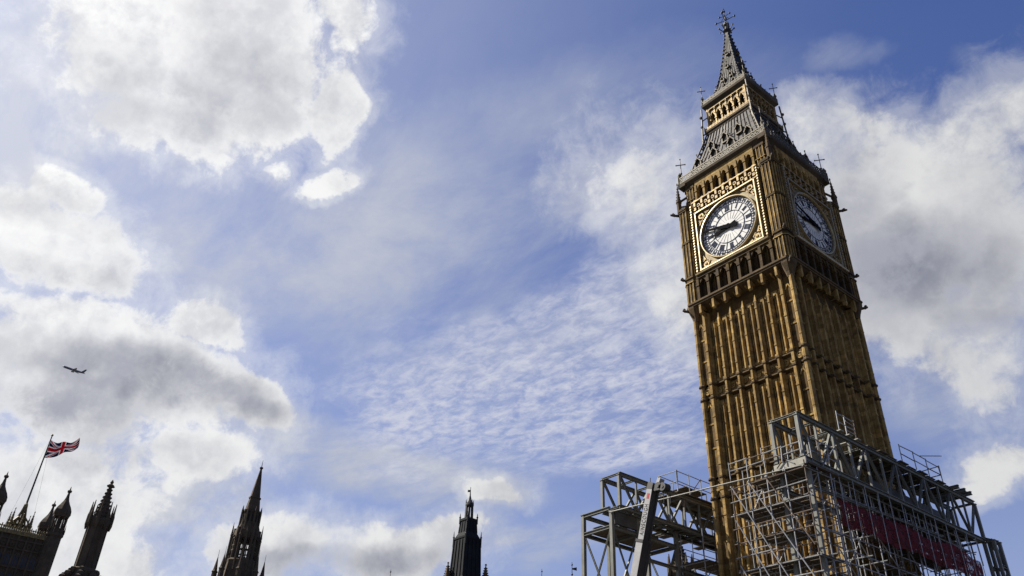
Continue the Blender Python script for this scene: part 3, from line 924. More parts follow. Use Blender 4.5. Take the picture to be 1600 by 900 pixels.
# spire
PS = [(77.3, 2.72), (78.4, 2.25), (80.2, 1.72), (82.6, 1.22), (85.4, .80), (88.4, .42), (90.8, .17)]
m = MB().loft((0, 0), PS, 4, sq=True)
l = MB()
for i in range(9):
    f = -0.9 + 1.8 * i / 8
    for (a, ra), (b, rb) in zip(PS, PS[1:]):
        if i % 2 and a > 85: continue
        l.bar((f * ra, ra + .015, a), (f * rb, rb + .015, b), .06, .09)
for z in (78.8, 80.2, 81.6, 83.0, 84.6, 86.4):
    r = rw(z, PS); l.bar((-r, r + .01, z), (r, r + .01, z), .05, .06)
m.merge(all_sides(l)); m.build('spire', M['roof'], T)
for k in range(4):
    for s, z, w, h in ((-1.3, 78.3, .2, .9), (0, 78.3, .2, .9), (1.3, 78.3, .2, .9), (-.62, 80.6, .17, .75), (.62, 80.6, .17, .75), (0, 82.9, .15, .7), (0, 85.6, .12, .6)):
        dormer(k, s, z, w, h, PS, 'spire_dormer')
for sx in (-1, 1):
    for sy in (-1, 1):
        m = MB()
        for (a, ra), (b, rb) in zip(PS, PS[1:]): m.tube((sx * ra, sy * ra, a), (sx * rb, sy * rb, b), .07, 5)
        z = 77.9
        while z < 90.4:
            r = rw(z, PS); m.ball((sx * (r + .06), sy * (r + .06), z), .15, 5); z += .72
        m.build('spire_crocket', M['black_iron'], T)
# crown, orb and cross at the top
m = MB().loft((0, 0), [(90.4, .16), (90.8, .34), (91.0, .55), (91.3, .5), (91.5, .24), (91.9, .2), (92.2, .42), (92.5, .42), (92.8, .14)], 8)
for i in range(8):
    t = math.pi / 4 * i; m.bar((math.cos(t) * .5, math.sin(t) * .5, 91.0), (math.cos(t) * .95, math.sin(t) * .95, 91.55), .09); m.ball((math.cos(t) * .98, math.sin(t) * .98, 91.6), .13, 5)
m.tube((0, 0, 92.5), (0, 0, 95.5), .07, 6, .04)
for i in range(4):
    t = math.pi / 2 * i + .3; c, s = math.cos(t), math.sin(t)
    m.bar((0, 0, 93.2), (c * 1.25, s * 1.25, 93.4), .07); m.ball((c * 1.27, s * 1.27, 93.4), .17, 5)
    m.bar((0, 0, 94.1), (c * .7, s * .7, 94.35), .06); m.ball((c * .72, s * .72, 94.35), .15, 5); m.bar((c * .6, s * .6, 93.3), (0, 0, 94.1), .05)
m.ball((0, 0, 95.1), .2); m.ball((0, 0, 95.6), .11); m.build('finial', M['black_iron'], T)

# ------------------------------------------------------------------ steel gantries beside the tower
def member(p, q, w, name, parent, mat='steel', h=None):
    """rolled steel section: an I shape rather than a plain bar"""
    h = h or w
    p, q = Vector(p), Vector(q); d = (q - p).normalized(); u = Vector((0, 0, 1))
    if abs(d.dot(u)) > .95:      # uprights are closed box sections with end plates
        m = MB().bar(p, q, w * .82, h * .82)
        for e in (p, q): m.bar(e - d * .03, e + d * .03, w * 1.1, h * 1.1)
        return m.build(name, M[mat], parent)
    a = d.cross(u).normalized(); b = a.cross(d).normalized()
    m = MB(); t = w * .16
    m.bar(p, q, w * .18, h, tuple(u))
    for s in (-1, 1): m.bar(p + b * s * (h / 2 - t / 2), q + b * s * (h / 2 - t / 2), w, t, tuple(u))
    return m.build(name, M[mat], parent)


def box_truss(parent, x0, x1, y0, y1, z0, z1, n, w=.29):
    for x in (x0, x1):
        for z in (z0, z1): member((x, y0, z), (x, y1, z), w, 'chord', parent, 'steel', w * 1.15)
        for i in range(n + 1):
            y = y0 + (y1 - y0) * i / n
            member((x, y, z0 + .1), (x, y, z1 - .1), w * (1.05 if i in (0, n) else .62), 'post', parent, 'steel')
            if i < n:
                yb = y0 + (y1 - y0) * (i + 1) / n
                a, b = ((z1 - .15), (z0 + .15)) if i % 2 == 0 else ((z0 + .15), (z1 - .15))
                member((x, y + .15, a), (x, yb - .15, b), w * .6, 'diagonal', parent, 'steel')
    for i in range(n + 1):
        y = y0 + (y1 - y0) * i / n
        for z in (z0, z1): member((x0 + .12, y, z), (x1 - .12, y, z), w * .6, 'cross_member', parent, 'steel')
        if i < n:
            yb = y0 + (y1 - y0) * (i + 1) / n
            member((x0 + .15, y + .1, z0 + .05), (x1 - .15, yb - .1, z0 + .05), w * .4, 'plan_brace', parent, 'steel')


def gantry_column(parent, x, y, z1, w=.38): member((x, y, 0), (x, y, z1), w, 'column', parent, 'steel')


GL = thing('steel_gantry', (-9, -4, 0), 'grey steel truss gantry standing left of the tower, behind the crane boom', 'gantry')
box_truss(GL, -10.0, -8.0, -15.6, 7.5, 24.7, 27.6, 11)
for y in (-15.7, -12.6, -7.6):
    for x in (-12.3, -8.9): gantry_column(GL, x, y, 24.9 if x < -10 else 24.5)
    member((-12.1, y, 24.8), (-9.1, y, 24.8), .3, 'cross_member', GL)
    member((-12.1, y, 23.2), (-9.1, y, 23.2), .28, 'cross_member', GL)
for x in (-12.3, -8.9):
    member((x, -15.5, 24.8), (x, -7.8, 24.8), .3, 'chord', GL); member((x, -15.5, 23.2), (x, -7.8, 23.2), .28, 'chord', GL)
member((-8.9, -12.4, 21.3), (-8.9, 3, 21.3), .25, 'tie_beam', GL)
for y in (-15.7, -7.6):
    for (za, zb) in ((22.9, 16.5), (16.3, 9.5), (9.3, 2.5)):
        member((-12.1, y, za), (-9.1, y, zb), .13, 'column_brace', GL); member((-12.1, y, zb), (-9.1, y, za), .13, 'column_brace', GL)
member((-8.9, -15.5, 22.9), (-8.9, -12.8, 17), .12, 'column_brace', GL); member((-8.9, -15.5, 17), (-8.9, -12.8, 22.9), .12, 'column_brace', GL)
gantry_column(GL, -8.9, 7.3, 24.6)
MB().box(-12.1, -9.1, -15.4, -7.7, 23.38, 23.46).build('deck', M['board'], GL)
MB().box(-9.0, -8.75, -15.4, -12.7, 23.5, 24.55).build('deck_fascia', M['steel_dark'], GL)
MB().box(-9.85, -8.15, -9.5, 7.4, 24.98, 25.06).build('deck', M['board'], GL)
MB().box(-9.7, -8.3, -4.5, 7.0, 26.35, 26.42).build('deck', M['board'], GL)
for y in (-11.5, -9, -6.5, -4, -1.5): MB().box(-12.0, -9.3, y, y + .9, 24.98, 25.05).build('deck', M['board'], GL)
for i, (x, y, s) in enumerate(((-11.4, -14.6, .5), (-10.6, -13.2, .65), (-11.2, -11.0, .55), (-10.2, -9.6, .6))):
    MB().box(x - s, x + s, y - s * .8, y + s * .8, 23.47, 23.47 + s * .8).build('deck_box', M['steel_dark'], GL)

GR = thing('steel_gantry', (8, -1, 0), 'grey steel truss gantry running along the shaded side of the tower above red netting', 'gantry')
box_truss(GR, 7.0, 9.15, -14.9, 12.2, 24.3, 27.7, 12, .30)
for (x, y, z) in ((7.0, -14.5, 24.1), (9.15, -14.5, 24.1), (7.0, 12.0, 24.1), (9.15, 12.0, 24.1), (9.15, 13.1, 24.6), (9.95, 13.1, 24.2), (9.95, 12.0, 24.2)): gantry_column(GR, x, y, z, .32)
for a, b in (((9.15, 12.2, 24.5), (9.95, 13.0, 24.2)), ((9.3, 12.0, 24.2), (9.9, 12.0, 24.2)), ((9.3, 13.1, 24.2), (9.9, 13.1, 24.2)), ((9.95, 12.1, 22.0), (9.95, 13.0, 22.0)), ((9.15, 12.1, 22.0), (9.15, 13.0, 22.0)), ((9.95, 12.1, 19.0), (9.95, 13.0, 19.0)), ((9.3, 13.1, 22.0), (9.9, 13.1, 22.0)), ((9.3, 13.1, 19.0), (9.9, 13.1, 19.0))):
    member(a, b, .26, 'tie_beam', GR)
for (za, zb) in ((24.0, 22.1), (19.1, 21.9), (18.9, 16)): member((9.95, 12.1, za), (9.95, 13.0, zb), .12, 'column_brace', GR); member((9.3, 13.1, za), (9.9, 13.1, zb), .12, 'column_brace', GR)
member((6.9, -14.9, 22.6), (6.9, 12, 22.6), .3, 'tie_beam', GR); member((9.15, -14.3, 22.3), (9.15, 4, 22.9), .16, 'tie_beam', GR)
MB().box(6.9, 9.5, -15.25, -15.1, 23.72, 24.2).build('deck_fascia', M['fascia'], GR)
MB().box(6.8, 9.45, -15.1, -11.0, 23.85, 23.95).build('deck', M['board'], GR)
for i in range(9):
    y = -5.5 + i * 1.55; MB().box(6.6 + (i % 3) * .1, 9.35 + (i % 2) * .15, y, y + 1.3, 27.93, 28.0).build('deck', M['board'], GR)
MB().box(7.15, 9.0, -10.5, 11.8, 24.5, 24.57).build('deck', M['board'], GR)
MB().box(7.2, 7.35, -2.0, 9.5, 24.7, 26.6).build('deck_screen', M['steel_dark'], GR)
for y in (8.2, 9.4, 10.5): member((6.6, y, 28.06), (9.85, y, 28.06), .3, 'bearer', GR)
for y in (-9.6, -8.4, -7.2): MB().box(7.1, 9.5, y, y + .5, 27.93, 28.0).build('deck', M['fascia'], GR)

# long cross tube between the two gantries, and its lower companion
tag(MB().tube((-8.9, -15.95, 24.35), (9.3, -15.25, 23.62), .055, 8).build('cross_tube', M['steel']), 'long pale tube slanting across the sunlit stone between both gantries', 'tube')

# ------------------------------------------------------------------ scaffolding
TR = .042
jit = random.Random(21)
M['old_tube'] = material('rusty scaffold tube', (0.13, 0.10, 0.08), (0.07, 0.05, 0.04), 0.8, metal=0.1, scale=3)


class Scaffold:
    def __init__(self, name, loc, label, group=None):
        self.t = thing(name, loc, label, 'scaffold', group); self.n = {}; self.extra = {}
    def piece(self, name, mb, mat='tube'):
        k = self.n.get(name, 0); self.n[name] = k + 1
        if k >= 96:
            self.extra.setdefault((name, mat), MB()).merge(mb); return
        mb.build(name, M[mat], self.t)
    def tube(self, name, p, q, r=TR):
        j = (lambda v: tuple(a + jit.uniform(-.045, .045) for a in v)) if r >= .03 else (lambda v: v)
        self.piece(name, MB().tube(j(p), j(q), r, 6), 'tube' if jit.random() < .8 else 'old_tube')
    def close(self):
        for (name, mat), mb in self.extra.items(): tag(mb.build(name, M[mat], self.t), kind='stuff')
    def guard(self, pts, z, hgt=1.15):
        for x, y in pts: self.tube('guard_post', (x, y, z), (x, y, z + hgt + .1), TR)
        for (a, b) in zip(pts, pts[1:]):
            for f in (.5, 1.0): self.tube('guard_rail', (a[0], a[1], z + hgt * f), (b[0], b[1], z + hgt * f), TR)


rnd = random.Random(11)
# tower of lifts at the lit end of the right gantry
S = Scaffold('tube_scaffold', (6.3, -13.5, 0), 'sunlit grid of scaffold tubes in front of the golden stone under the gantry end')
XS = (3.2, 4.75, 6.25, 7.8, 9.35); YS = (-15.35, -13.7, -12.1)
LIFT = [23.4 - 2.02 * k for k in range(12)]
for x in XS:
    for y in YS: S.tube('standard', (x, y, 0), (x, y, 24.9 + rnd.uniform(-.3, .9) if x < 7 else 23.9), TR * 1.1)
for k, z in enumerate(LIFT):
    for y in YS: S.tube('ledger', (XS[0] - .3, y, z), (XS[-1] + .25, y, z), TR)
    for dz in (1.02,):
        if k == 0: continue
        S.tube('guard_rail', (XS[0] - .2, YS[0] - .09, z + dz), (XS[-1] + .2 if k % 3 else XS[2], YS[0] - .09, z + dz), TR)
    for x in XS: S.tube('transom', (x, YS[0] - .2, z + .09), (x, YS[2] + .3, z + .09), TR)
    for i in range(4):
        if z > 8 and (i + k) % 3 == 0: S.tube('brace', (XS[i + 1], YS[1], z), (XS[i], YS[1], z - 2.02), TR)
    a = XS[0] if k % 2 else XS[1]
    for j in range(3): S.piece('board', MB().box(a - .2, XS[-1] + .1 - (k % 3) * .8, YS[0] + .15 + j * .95, YS[0] + 1.0 + j * .95, z + .14, z + .18), 'board')
S.tube('brace', (3.3, -15.5, 23.4), (9.2, -15.5, 12.0), TR); S.tube('brace', (4.8, -15.55, 23.4), (9.3, -15.55, 15.4), TR); S.tube('brace', (3.3, -15.5, 17.8), (7.8, -15.5, 9.0), TR); S.tube('brace', (6.3, -15.52, 23.4), (9.3, -15.52, 18.0), TR); S.tube('brace', (3.3, -15.52, 21.0), (6.2, -15.52, 15.3), TR)
S.guard([(3.2, -15.4), (4.75, -15.4), (6.3, -15.4), (7.8, -15.4), (9.3, -15.4)], 24.2, 1.1)
S.tube('brace', (7.0, -15.3, 25.1), (8.6, -15.3, 23.9)); S.tube('brace', (8.9, -15.3, 25.3), (7.2, -15.3, 23.9)); S.guard([(5.6, -14.6), (6.9, -14.6)], 25.2, .9)
S.close()

# shaded scaffold behind the netting
S = Scaffold('tube_scaffold', (8, 1, 0), 'shaded mass of scaffold tubes behind and below the red netting')
YL = [-11.5 + 2.0 * i for i in range(12)]
XL = (6.7, 8.6)
LIFT2 = [23.0 - 2.0 * k for k in range(11)]
for y in YL:
    for x in XL: S.tube('standard', (x, y, 0), (x, y, 24.2), TR * 1.1)
    S.tube('standard', (7.6, y + .9, 8), (7.6, y + .9, 24.2), TR)
    S.tube('hanger', (8.95, y + .5, 22.0), (8.95, y + .5, 24.3), TR); S.tube('hanger', (8.2, y + 1.1, 20.0), (8.2, y + 1.1, 24.3), TR)
for k, z in enumerate(LIFT2):
    for x in XL:
        S.tube('ledger', (x, YL[0] - .3, z), (x, YL[-1] + .3, z), TR)
        S.tube('guard_rail', (x, YL[0] - .3, z + 1.0), (x, YL[-1] + .3, z + 1.0), TR)
    for i, y in enumerate(YL):
        if k < 8: S.tube('transom', (XL[0] - .3, y, z + .08), (XL[1] + .3, y, z + .08), TR)
        if k < 8 and i < 11 and (i + k) % 2 == 0: S.tube('brace', (8.6, y, z), (8.6, y + 2.0, z - 2.0), TR)
        if k < 8 and i < 11 and (i + k) % 3 == 0: S.tube('brace', (7.2, y + 2, z), (7.2, y, z - 2.0), TR)
    for (a, b) in ((-11.5, -5.6), (-5.4, .5), (.7, 6.6), (6.8, 10.4)):
        if rnd.random() < .75: S.piece('board', MB().box(6.75, 8.5, a, b, z + .12, z + .17), 'board')
for j, y in enumerate((-3.4, 2.6)):
    for s in (0, .42): S.tube('ladder_rail', (8.8, y + s, 17.0), (8.8, y + s + .2, 24.0), .03)
    for i in range(16): S.tube('ladder_rung', (8.8, y + .02 + i * .012, 17.4 + i * .42), (8.8, y + .42 + i * .012, 17.4 + i * .42), .022)
S.close()

# guard rails and access frames on top of the right gantry
S = Scaffold('guard_rail_frame', (9.2, -6, 28), 'scaffold rails and ladder frame on top of the right gantry, against the shaded stone')
S.guard([(9.3, -9.4), (9.3, -8.3), (9.3, -7.0)], 28.0, 1.5); S.guard([(7.4, -10.2), (7.4, -8.6), (7.4, -6.6), (7.4, -4.5)], 28.0, 1.3)
for z in (28.35, 28.75, 29.1): S.tube('ladder_rung', (9.3, -8.3, z), (9.3, -7.0, z), .03)
S.close()
S = Scaffold('guard_rail_frame', (9.2, 3.5, 28), 'thin dark scaffold handrail on the right gantry, standing out against blue sky')
S.guard([(9.35, -.2), (9.35, 2.0), (9.35, 4.2), (9.35, 6.4)], 28.0, 1.5); S.guard([(7.2, 0.5), (7.2, 3.6), (7.2, 6.4), (9.35, 6.4)], 28.0, 1.5)
S.tube('brace', (9.35, 3.2, 29.6), (10.6, 4.6, 29.6)); S.close()
S = Scaffold('guard_rail_frame', (8, -13.4, 24), 'small scaffold frame inside the lit near end of the right gantry')
S.guard([(9.2, -13.9), (9.2, -12.8), (9.2, -11.6), (9.2, -10.2)], 24.1, 2.1); S.guard([(7.3, -13.9), (7.3, -12.2), (7.3, -10.2)], 24.1, 1.6)
S.tube('brace', (7.3, -13.9, 24.2), (9.2, -11.8, 26.4)); S.tube('brace', (9.2, -12.8, 24.2), (9.2, -10.4, 26.4)); S.close()
# on and under the left gantry
S = Scaffold('guard_rail_frame', (-9, -4, 27.7), 'fine scaffold guard rails on top of the left gantry, beside the golden tower')
for z in (28.0,):
    S.piece('board', MB().box(-10.2, -7.8, -8.0, -.5, 27.95, 28.03), 'board')
    S.piece('board', MB().box(-9.9, -8.3, -6.4, -3.4, 28.9, 28.96), 'board')
    S.guard([(-7.9, -8.0), (-7.9, -6.3), (-7.9, -4.6), (-7.9, -2.9), (-7.9, -1.0)], z, 1.9); S.guard([(-10.1, -8.0), (-10.1, -6.0), (-10.1, -4.0), (-10.1, -1.0)], z, 2.0)
    S.guard([(-7.9, -8.0), (-10.1, -8.0)], z, 1.9)
    S.tube('brace', (-7.9, -6.3, 28), (-7.9, -4.6, 29.9)); S.tube('brace', (-10.1, -6, 28), (-10.1, -4, 30))
S.close()
S = Scaffold('hanging_scaffold', (-8, -4.5, 21.5), 'small scaffold platform under the left gantry, against the tower edge')
S.piece('board', MB().box(-9.2, -6.6, -6.6, -1.5, 21.9, 21.98), 'board')
for y in (-6.6, -5.0, -3.4, -1.6):
    for x in (-9.2, -6.7): S.tube('standard', (x, y, 19.6), (x, y, 24.6))
for z in (20.2, 21.0, 22.8, 23.4):
    for x in (-9.2, -6.7): S.tube('ledger', (x, -7.2, z), (x, -1.2, z))
for y in (-6.6, -5.0, -3.4): S.tube('brace', (-6.7, y, 20.2), (-6.7, y + 1.6, 22.2)); S.tube('brace', (-9.2, y + 1.6, 20.2), (-9.2, y, 21.9)); S.tube('transom', (-9.5, y, 21.8), (-6.3, y, 21.8))
S.close()

# ------------------------------------------------------------------ red debris netting
m = MB(); NX, NZ = 60, 8; rn = random.Random(3)
ph = [rn.uniform(0, 6.3) for _ in range(8)]
vs = []
for side in (0, 1):
    for i in range(NX + 1):
        for j in range(NZ + 1):
            y = -11.2 + 21.4 * i / NX; f = j / NZ
            bulge = .10 * math.sin(math.pi * f) * (1 + .5 * math.sin(y * 1.7 + ph[0])) + .05 * math.sin(y * 3.1 + f * 4 + ph[1])
            z = 20.45 + .12 * math.sin(y * .9 + ph[2]) + .05 * math.sin(y * 3 + ph[3]) + f * (1.95 + .15 * math.sin(y * .7 + ph[4]))
            vs.append((9.05 + bulge + side * -.02, y, z))
fs = []; st = (NX + 1) * (NZ + 1)
for i in range(NX):
    for j in range(NZ):
        a = i * (NZ + 1) + j; q = (a, a + NZ + 1, a + NZ + 2, a + 1)
        fs.append(q); fs.append(tuple(x + st for x in q[::-1]))
m.add(vs, fs)
net = m.build('debris_netting', M['net'], None, True)
tag(net, 'long red debris netting hung along the scaffold below the right gantry', 'netting')
for i in range(13):
    y = -10.8 + i * 1.74; MB().tube((9.27, y, 19.2 + (i % 3) * .5), (9.27, y + .1 * (i % 2), 24.2), .028, 5).build('netting_tie', M['tube'], net)

# ------------------------------------------------------------------ mobile crane with its boom raised between the gantry and the viewer
BT = Vector((-1.75, -18.5, 23.75)); BM = Vector((-3.65, -18.5, 17.84))
bd = (BT - BM).normalized(); B0 = BM + bd * (-(BM.z - 2.9) / bd.z)
CR = thing('mobile_crane', (B0.x + 1.0, -18.5, 0), 'pale telescopic crane boom with dark lettering raised in front of the left gantry', 'crane')
j1 = BM + bd * 2.4
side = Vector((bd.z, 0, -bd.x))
def boom(p, q, w, d, name):
    m = MB().bar(p, q, w, d, (0, 1, 0)); return m.build(name, M['crane'], CR)
boom(B0, j1, .66, 1.0, 'boom'); inner = boom(j1 - bd * .5, BT, .54, .84, 'boom_extension')
MB().bar(B0 + side * .335, j1 + side * .335, .02, .96, (0, 1, 0)).build('boom_shade_plate', M['crane_dark'], CR); MB().bar(j1 + side * .275, BT + side * .275, .02, .80, (0, 1, 0)).build('boom_shade_plate', M['crane_dark'], CR)  # added dark plates paint deeper shade onto this side of the boom
m = MB().bar(j1 - bd * .16, j1 + bd * .05, .74, 1.08, (0, 1, 0)); m.build('boom_collar', M['crane_dark'], CR)
m = MB().bar(BT + side * -.1 + bd * .0, BT + bd * .55 + side * -.05, .55, .7, (0, 1, 0)); m.bar(BT + bd * .1 + side * .3, BT + bd * .35 + side * 1.1, .4, .55, (0, 1, 0)); m.build('boom_head', M['crane_dark'], CR)
for s in (0.7, 1.15):
    c = BT + bd * .3 + side * s
    m = MB().tube(c + Vector((0, -.32, 0)), c + Vector((0, .32, 0)), .32, 16); m.tube(c + Vector((0, -.36, 0)), c + Vector((0, .36, 0)), .12, 10); m.build('sheave', M['crane_dark'], CR)
MB().bar(BT + bd * .30 + side * .5, BT + bd * .95 + side * .62, .3, .5, (0, 1, 0)).build('head_lamp_box', M['crane'], CR)
MB().bar(BT + bd * .1 - side * .35, BT + bd * .95 - side * .5, .05, .05).build('anemometer', M['crane_dark'], CR)
for s in (1.0, 1.65): MB().tube(BT + bd * .2 + side * s, Vector((BT.x + s * .9, -18.5, 14.5)) if False else BT + bd * .2 + side * s - Vector((0, 0, 1.1)), .025, 5).build('hoist_rope', M['crane_dark'], CR)
MB().tube(B0 + side * .40 + Vector((0, .2, 0)), BT + side * .34 + Vector((0, .2, 0)), .035, 5).build('hoist_rope', M['crane_dark'], CR)
# lettering reads up the boom
cu = bpy.data.curves.new('boom_lettering', 'FONT'); cu.body = 'AINSCOUGH'; cu.size = .56; cu.extrude = .008; cu.align_x = 'LEFT'; cu.space_character = 1.22
tmp = bpy.data.objects.new('boom_lettering', cu); COL.objects.link(tmp)
bpy.context.view_layer.update()
me = bpy.data.meshes.new_from_object(tmp.evaluated_get(bpy.context.evaluated_depsgraph_get()))
bpy.data.objects.remove(tmp)
me.materials.clear(); me.materials.append(M['crane_dark'])
let = bpy.data.objects.new('boom_lettering', me); COL.objects.link(let); let.parent = CR
a = bd; nrm = Vector((0, -1, 0)); b = nrm.cross(a)
org = j1 + bd * .35 - b * .19 + nrm * .43 - CR.location
let.matrix_local = Matrix(((a.x, b.x, nrm.x, org.x), (a.y, b.y, nrm.y, org.y), (a.z, b.z, nrm.z, org.z), (0, 0, 0, 1)))
ML = max(v.co.x for v in me.vertices); sc = (BT - j1).length - 1.5
for v in me.vertices: v.co.x *= sc / ML
e0 = BT - bd * .72
MB().bar(e0 + nrm * .425, e0 + bd * .4 + nrm * .425, .24, .012, (0, 1, 0)).build('boom_badge', M['crane_red'], CR)
# the carrier on the ground
cx = B0.x + 1.2; cy = -18.5
MB().box(cx - 6, cx + 5.5, cy - 1.35, cy + 1.35, .75, 1.45).build('chassis', M['crane_dark'], CR)
cab = MB().poly([(cx - 6.2, cy - 1.3, .6), (cx - 6.2, cy - 1.3, 1.9), (cx - 5.7, cy - 1.3, 2.9), (cx - 4.3, cy - 1.3, 2.9), (cx - 4.3, cy - 1.3, .6)], (0, 2.6, 0)).build('driver_cab', M['crane'], CR)
MB().box(cx - 5.5, cx - 4.5, cy - 1.32, cy + 1.32, 2.0, 2.7).build('cab_window', M['slit'], CR)
MB().box(cx - 1.5, cx + 3.4, cy - 1.2, cy + 1.2, 1.5, 3.1).build('slewing_body', M['crane'], CR)
MB().box(cx + 3.4, cx + 4.6, cy - 1.3, cy + 1.3, 1.5, 2.9).build('counterweight', M['crane_dark'], CR)
for x in (-5.0, -3.4, 1.6, 3.2, 4.7):
    for s in (-1, 1):
        w = MB().tube((cx + x, cy + s * .95, .62), (cx + x, cy + s * 1.38, .62), .62, 20).build('wheel', M['tyre'], CR)
        MB().tube((cx + x, cy + s * 1.2, .62), (cx + x, cy + s * 1.42, .62), .33, 14).build('hub', M['crane'], w)
MB().tube(B0 + Vector((1.6, 0, -.6)), BM - bd * 6 + side * .55, .16, 10).build('lift_ram', M['tube'], CR)

# ------------------------------------------------------------------ the palace behind: towers, turrets, roofs
def lathe_oct(m, x, y, prof, n=8, rot=0.0): m.loft((x, y), prof, n, rot)


# long ranges under the skyline
PA = thing('palace_range', (-140, 20, 0), 'long stone palace range below the skyline with iron roof finials', 'building')
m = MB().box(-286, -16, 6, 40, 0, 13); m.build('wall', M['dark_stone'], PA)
MB().poly([(-286, 5, 13), (-286, 23, 18), (-286, 41, 13)], (270, 0, 0)).build('roof', M['slate'], PA)
l = MB()
for i in range(54):
    x = -283 + i * 5; l.box(x - .4, x + .4, 5.5, 6.1, 0, 13.8)
l.build('buttress', M['dark_stone'], PA)
PV = thing('palace_pavilion', (-80, -40, 0), 'stone riverside pavilion under the pinnacled turret', 'building')
MB().box(-88, -72, -46, -34, 0, 20).build('wall', M['dark_stone'], PV)
MB().loft((-80, -40), [(20, 7), (23, 4.0)], 4, sq=True).build('roof', M['slate'], PV)

# ---- Victoria tower
VX, VY, VH = -299.0, -18.6, 10.6
V = thing('great_square_tower', (VX, VY, 0), 'huge dark square tower at the far left with domed corner turrets and flagstaff', 'tower')
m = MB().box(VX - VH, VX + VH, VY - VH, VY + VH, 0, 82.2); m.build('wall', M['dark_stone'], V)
fl = MB()
for i in range(7):
    s = -8.1 + i * 2.7; fl.box(s - .28, s + .28, VH - .1, VH + .5, 0, 82)
for z in (64, 70.2, 76.2, 79.2): fl.box(-8.6, 8.6, VH - .1, VH + .45, z, z + .5)
for i in range(6):
    c = -6.75 + i * 2.7
    for sg in (-1, 1):
        fl.bar((c + sg * 1.05, VH + .2, 74.0), (c, VH + .2, 75.6), .2, .3); fl.bar((c + sg * 1.05, VH + .2, 68.0), (c, VH + .2, 69.6), .2, .3)
    fl.ring(c, 77.8, .45, .75, VH - .05, VH + .3, 10); fl.box(c - .1, c + .1, VH - .1, VH + .3, 64, 76)
MB().merge(all_sides(fl), lambda v: (v[0] + VX, v[1] + VY, v[2])).build('tracery', M['dark_stone'], V)
for k in range(4):
    for i in range(6):
        c = -6.75 + i * 2.7
        for (a, b) in ((64.7, 68.6), (71.0, 74.6)):
            MB().merge(MB().box(c - .85, c + .85, VH - .1, VH + .04, a, b), lambda v: (face_map(k)(v)[0] + VX, face_map(k)(v)[1] + VY, v[2])).build('window', M['slit'], V)
pl = MB(); pl.box(-8.6, 8.6, VH - .1, VH + .55, 81.0, 82.3); n = 26
for i in range(n):
    s = -8.4 + 16.8 * i / (n - 1); pl.box(s - .16, s + .16, VH - .05, VH + .5, 82.2, 83.5 + (.5 if i % 2 else 0))
pl.box(-8.6, 8.6, VH - .02, VH + .45, 83.1, 83.35)
MB().merge(all_sides(pl), lambda v: (v[0] + VX, v[1] + VY, v[2])).build('parapet', M['gilt_dark'], V)
for sx in (-1, 1):
    for sy in (-1, 1):
        x, y = VX + sx * VH, VY + sy * VH
        m = MB().loft((x, y), [(0, 2.5), (82.5, 2.5), (83, 2.9), (84, 2.9), (84.05, 2.5), (85.6, 2.5)], 8)
        t = m.build('corner_turret', M['dark_stone'], V)
        m = MB()
        for i in range(8):
            a = math.pi / 4 * (i + .5); m.loft((x + math.cos(a) * 2.2, y + math.sin(a) * 2.2), [(85.4, .32), (90.2, .32)], 6)
        m.loft((x, y), [(89.8, 2.65), (90.5, 2.8)], 8); m.loft((x, y), [(85.2, 1.1), (85.5, 1.1)], 8); m.loft((x, y), [(85.3, .4), (90.2, .4)], 6)
        m.build('turret_lantern', M['dark_stone'], t)
        m = MB().loft((x, y), [(90.4, 2.8), (90.8, 3.0), (92.2, 2.85), (93.6, 2.25), (94.8, 1.5), (95.9, .92), (97.2, .55), (98.9, .34), (99.0, .72), (99.6, .78), (100.0, .26), (101.2, .06)], 8); m.build('turret_dome', M['dark_stone'], t)
        for i in range(8):
            a = math.pi / 4 * (i + .5); px, py = x + math.cos(a) * 2.75, y + math.sin(a) * 2.75
            m = MB(); crocketed(m, px, py, 83.8, .24, 3.4, 3, 6); m.build('turret_pinnacle', M['dark_stone'], t)
# gilded iron lantern that carries the flagstaff
m = MB().loft((VX, VY), [(82.2, 9.5), (85.0, 2.9)], 4, sq=True); m.build('roof', M['slate'], V)
m = MB()
for i in range(4):
    a = math.pi / 2 * i + math.pi / 4; c, s = math.cos(a), math.sin(a)
    m.bar((VX + c * 3.6, VY + s * 2.6, 84.6), (VX + c * .5, VY + s * .5, 93.5), .42); m.bar((VX + c * 4.4, VY + s * 4.4, 86.6), (VX + c * 1.6, VY + s * 1.6, 89.6), .45)
    a2 = a + math.pi / 4; c2, s2 = math.cos(a2), math.sin(a2)
    m.bar((VX + c2 * 2.6, VY + s2 * 2.6, 84.6), (VX + c2 * .4, VY + s2 * .4, 93.0), .5)
for z, r in ((86.6, 2.6), (88.9, 1.95), (91.2, 1.1)): m.ring(0, 0, r - .3, r, -.15, .15, 8) if False else m.loft((VX, VY), [(z, r), (z + .35, r)], 8)
m.loft((VX, VY), [(92.6, .55), (93.4, .8), (94.4, .65), (95.2, .3)], 8); m.build('crown_frame', M['gilt_dark'], V)
for i in range(8):
    a = math.pi / 4 * i; r = 4.5 if i % 2 else 3.6
    m = MB(); crocketed(m, VX + math.cos(a) * r, VY + math.sin(a) * r, 83.6, .62, 8.4 if i % 2 else 6.8, 4, 6); m.build('crown_pinnacle', M['gilt_dark'], V)
m = MB().tube((VX, VY, 94.0), (VX, VY, 121.2), .34, 10, .2); m.build('flagstaff', M['black_iron'], V)
m = MB(); m.ball((VX, VY, 121.5), .45, 8); m.build('flagstaff_finial', M['dull_gold'], V)
for s in (-1, 1): MB().tube((VX, VY + s * .3, 119), (VX, VY + s * 4.5, 84.5), .03, 4).build('stay', M['black_iron'], V)


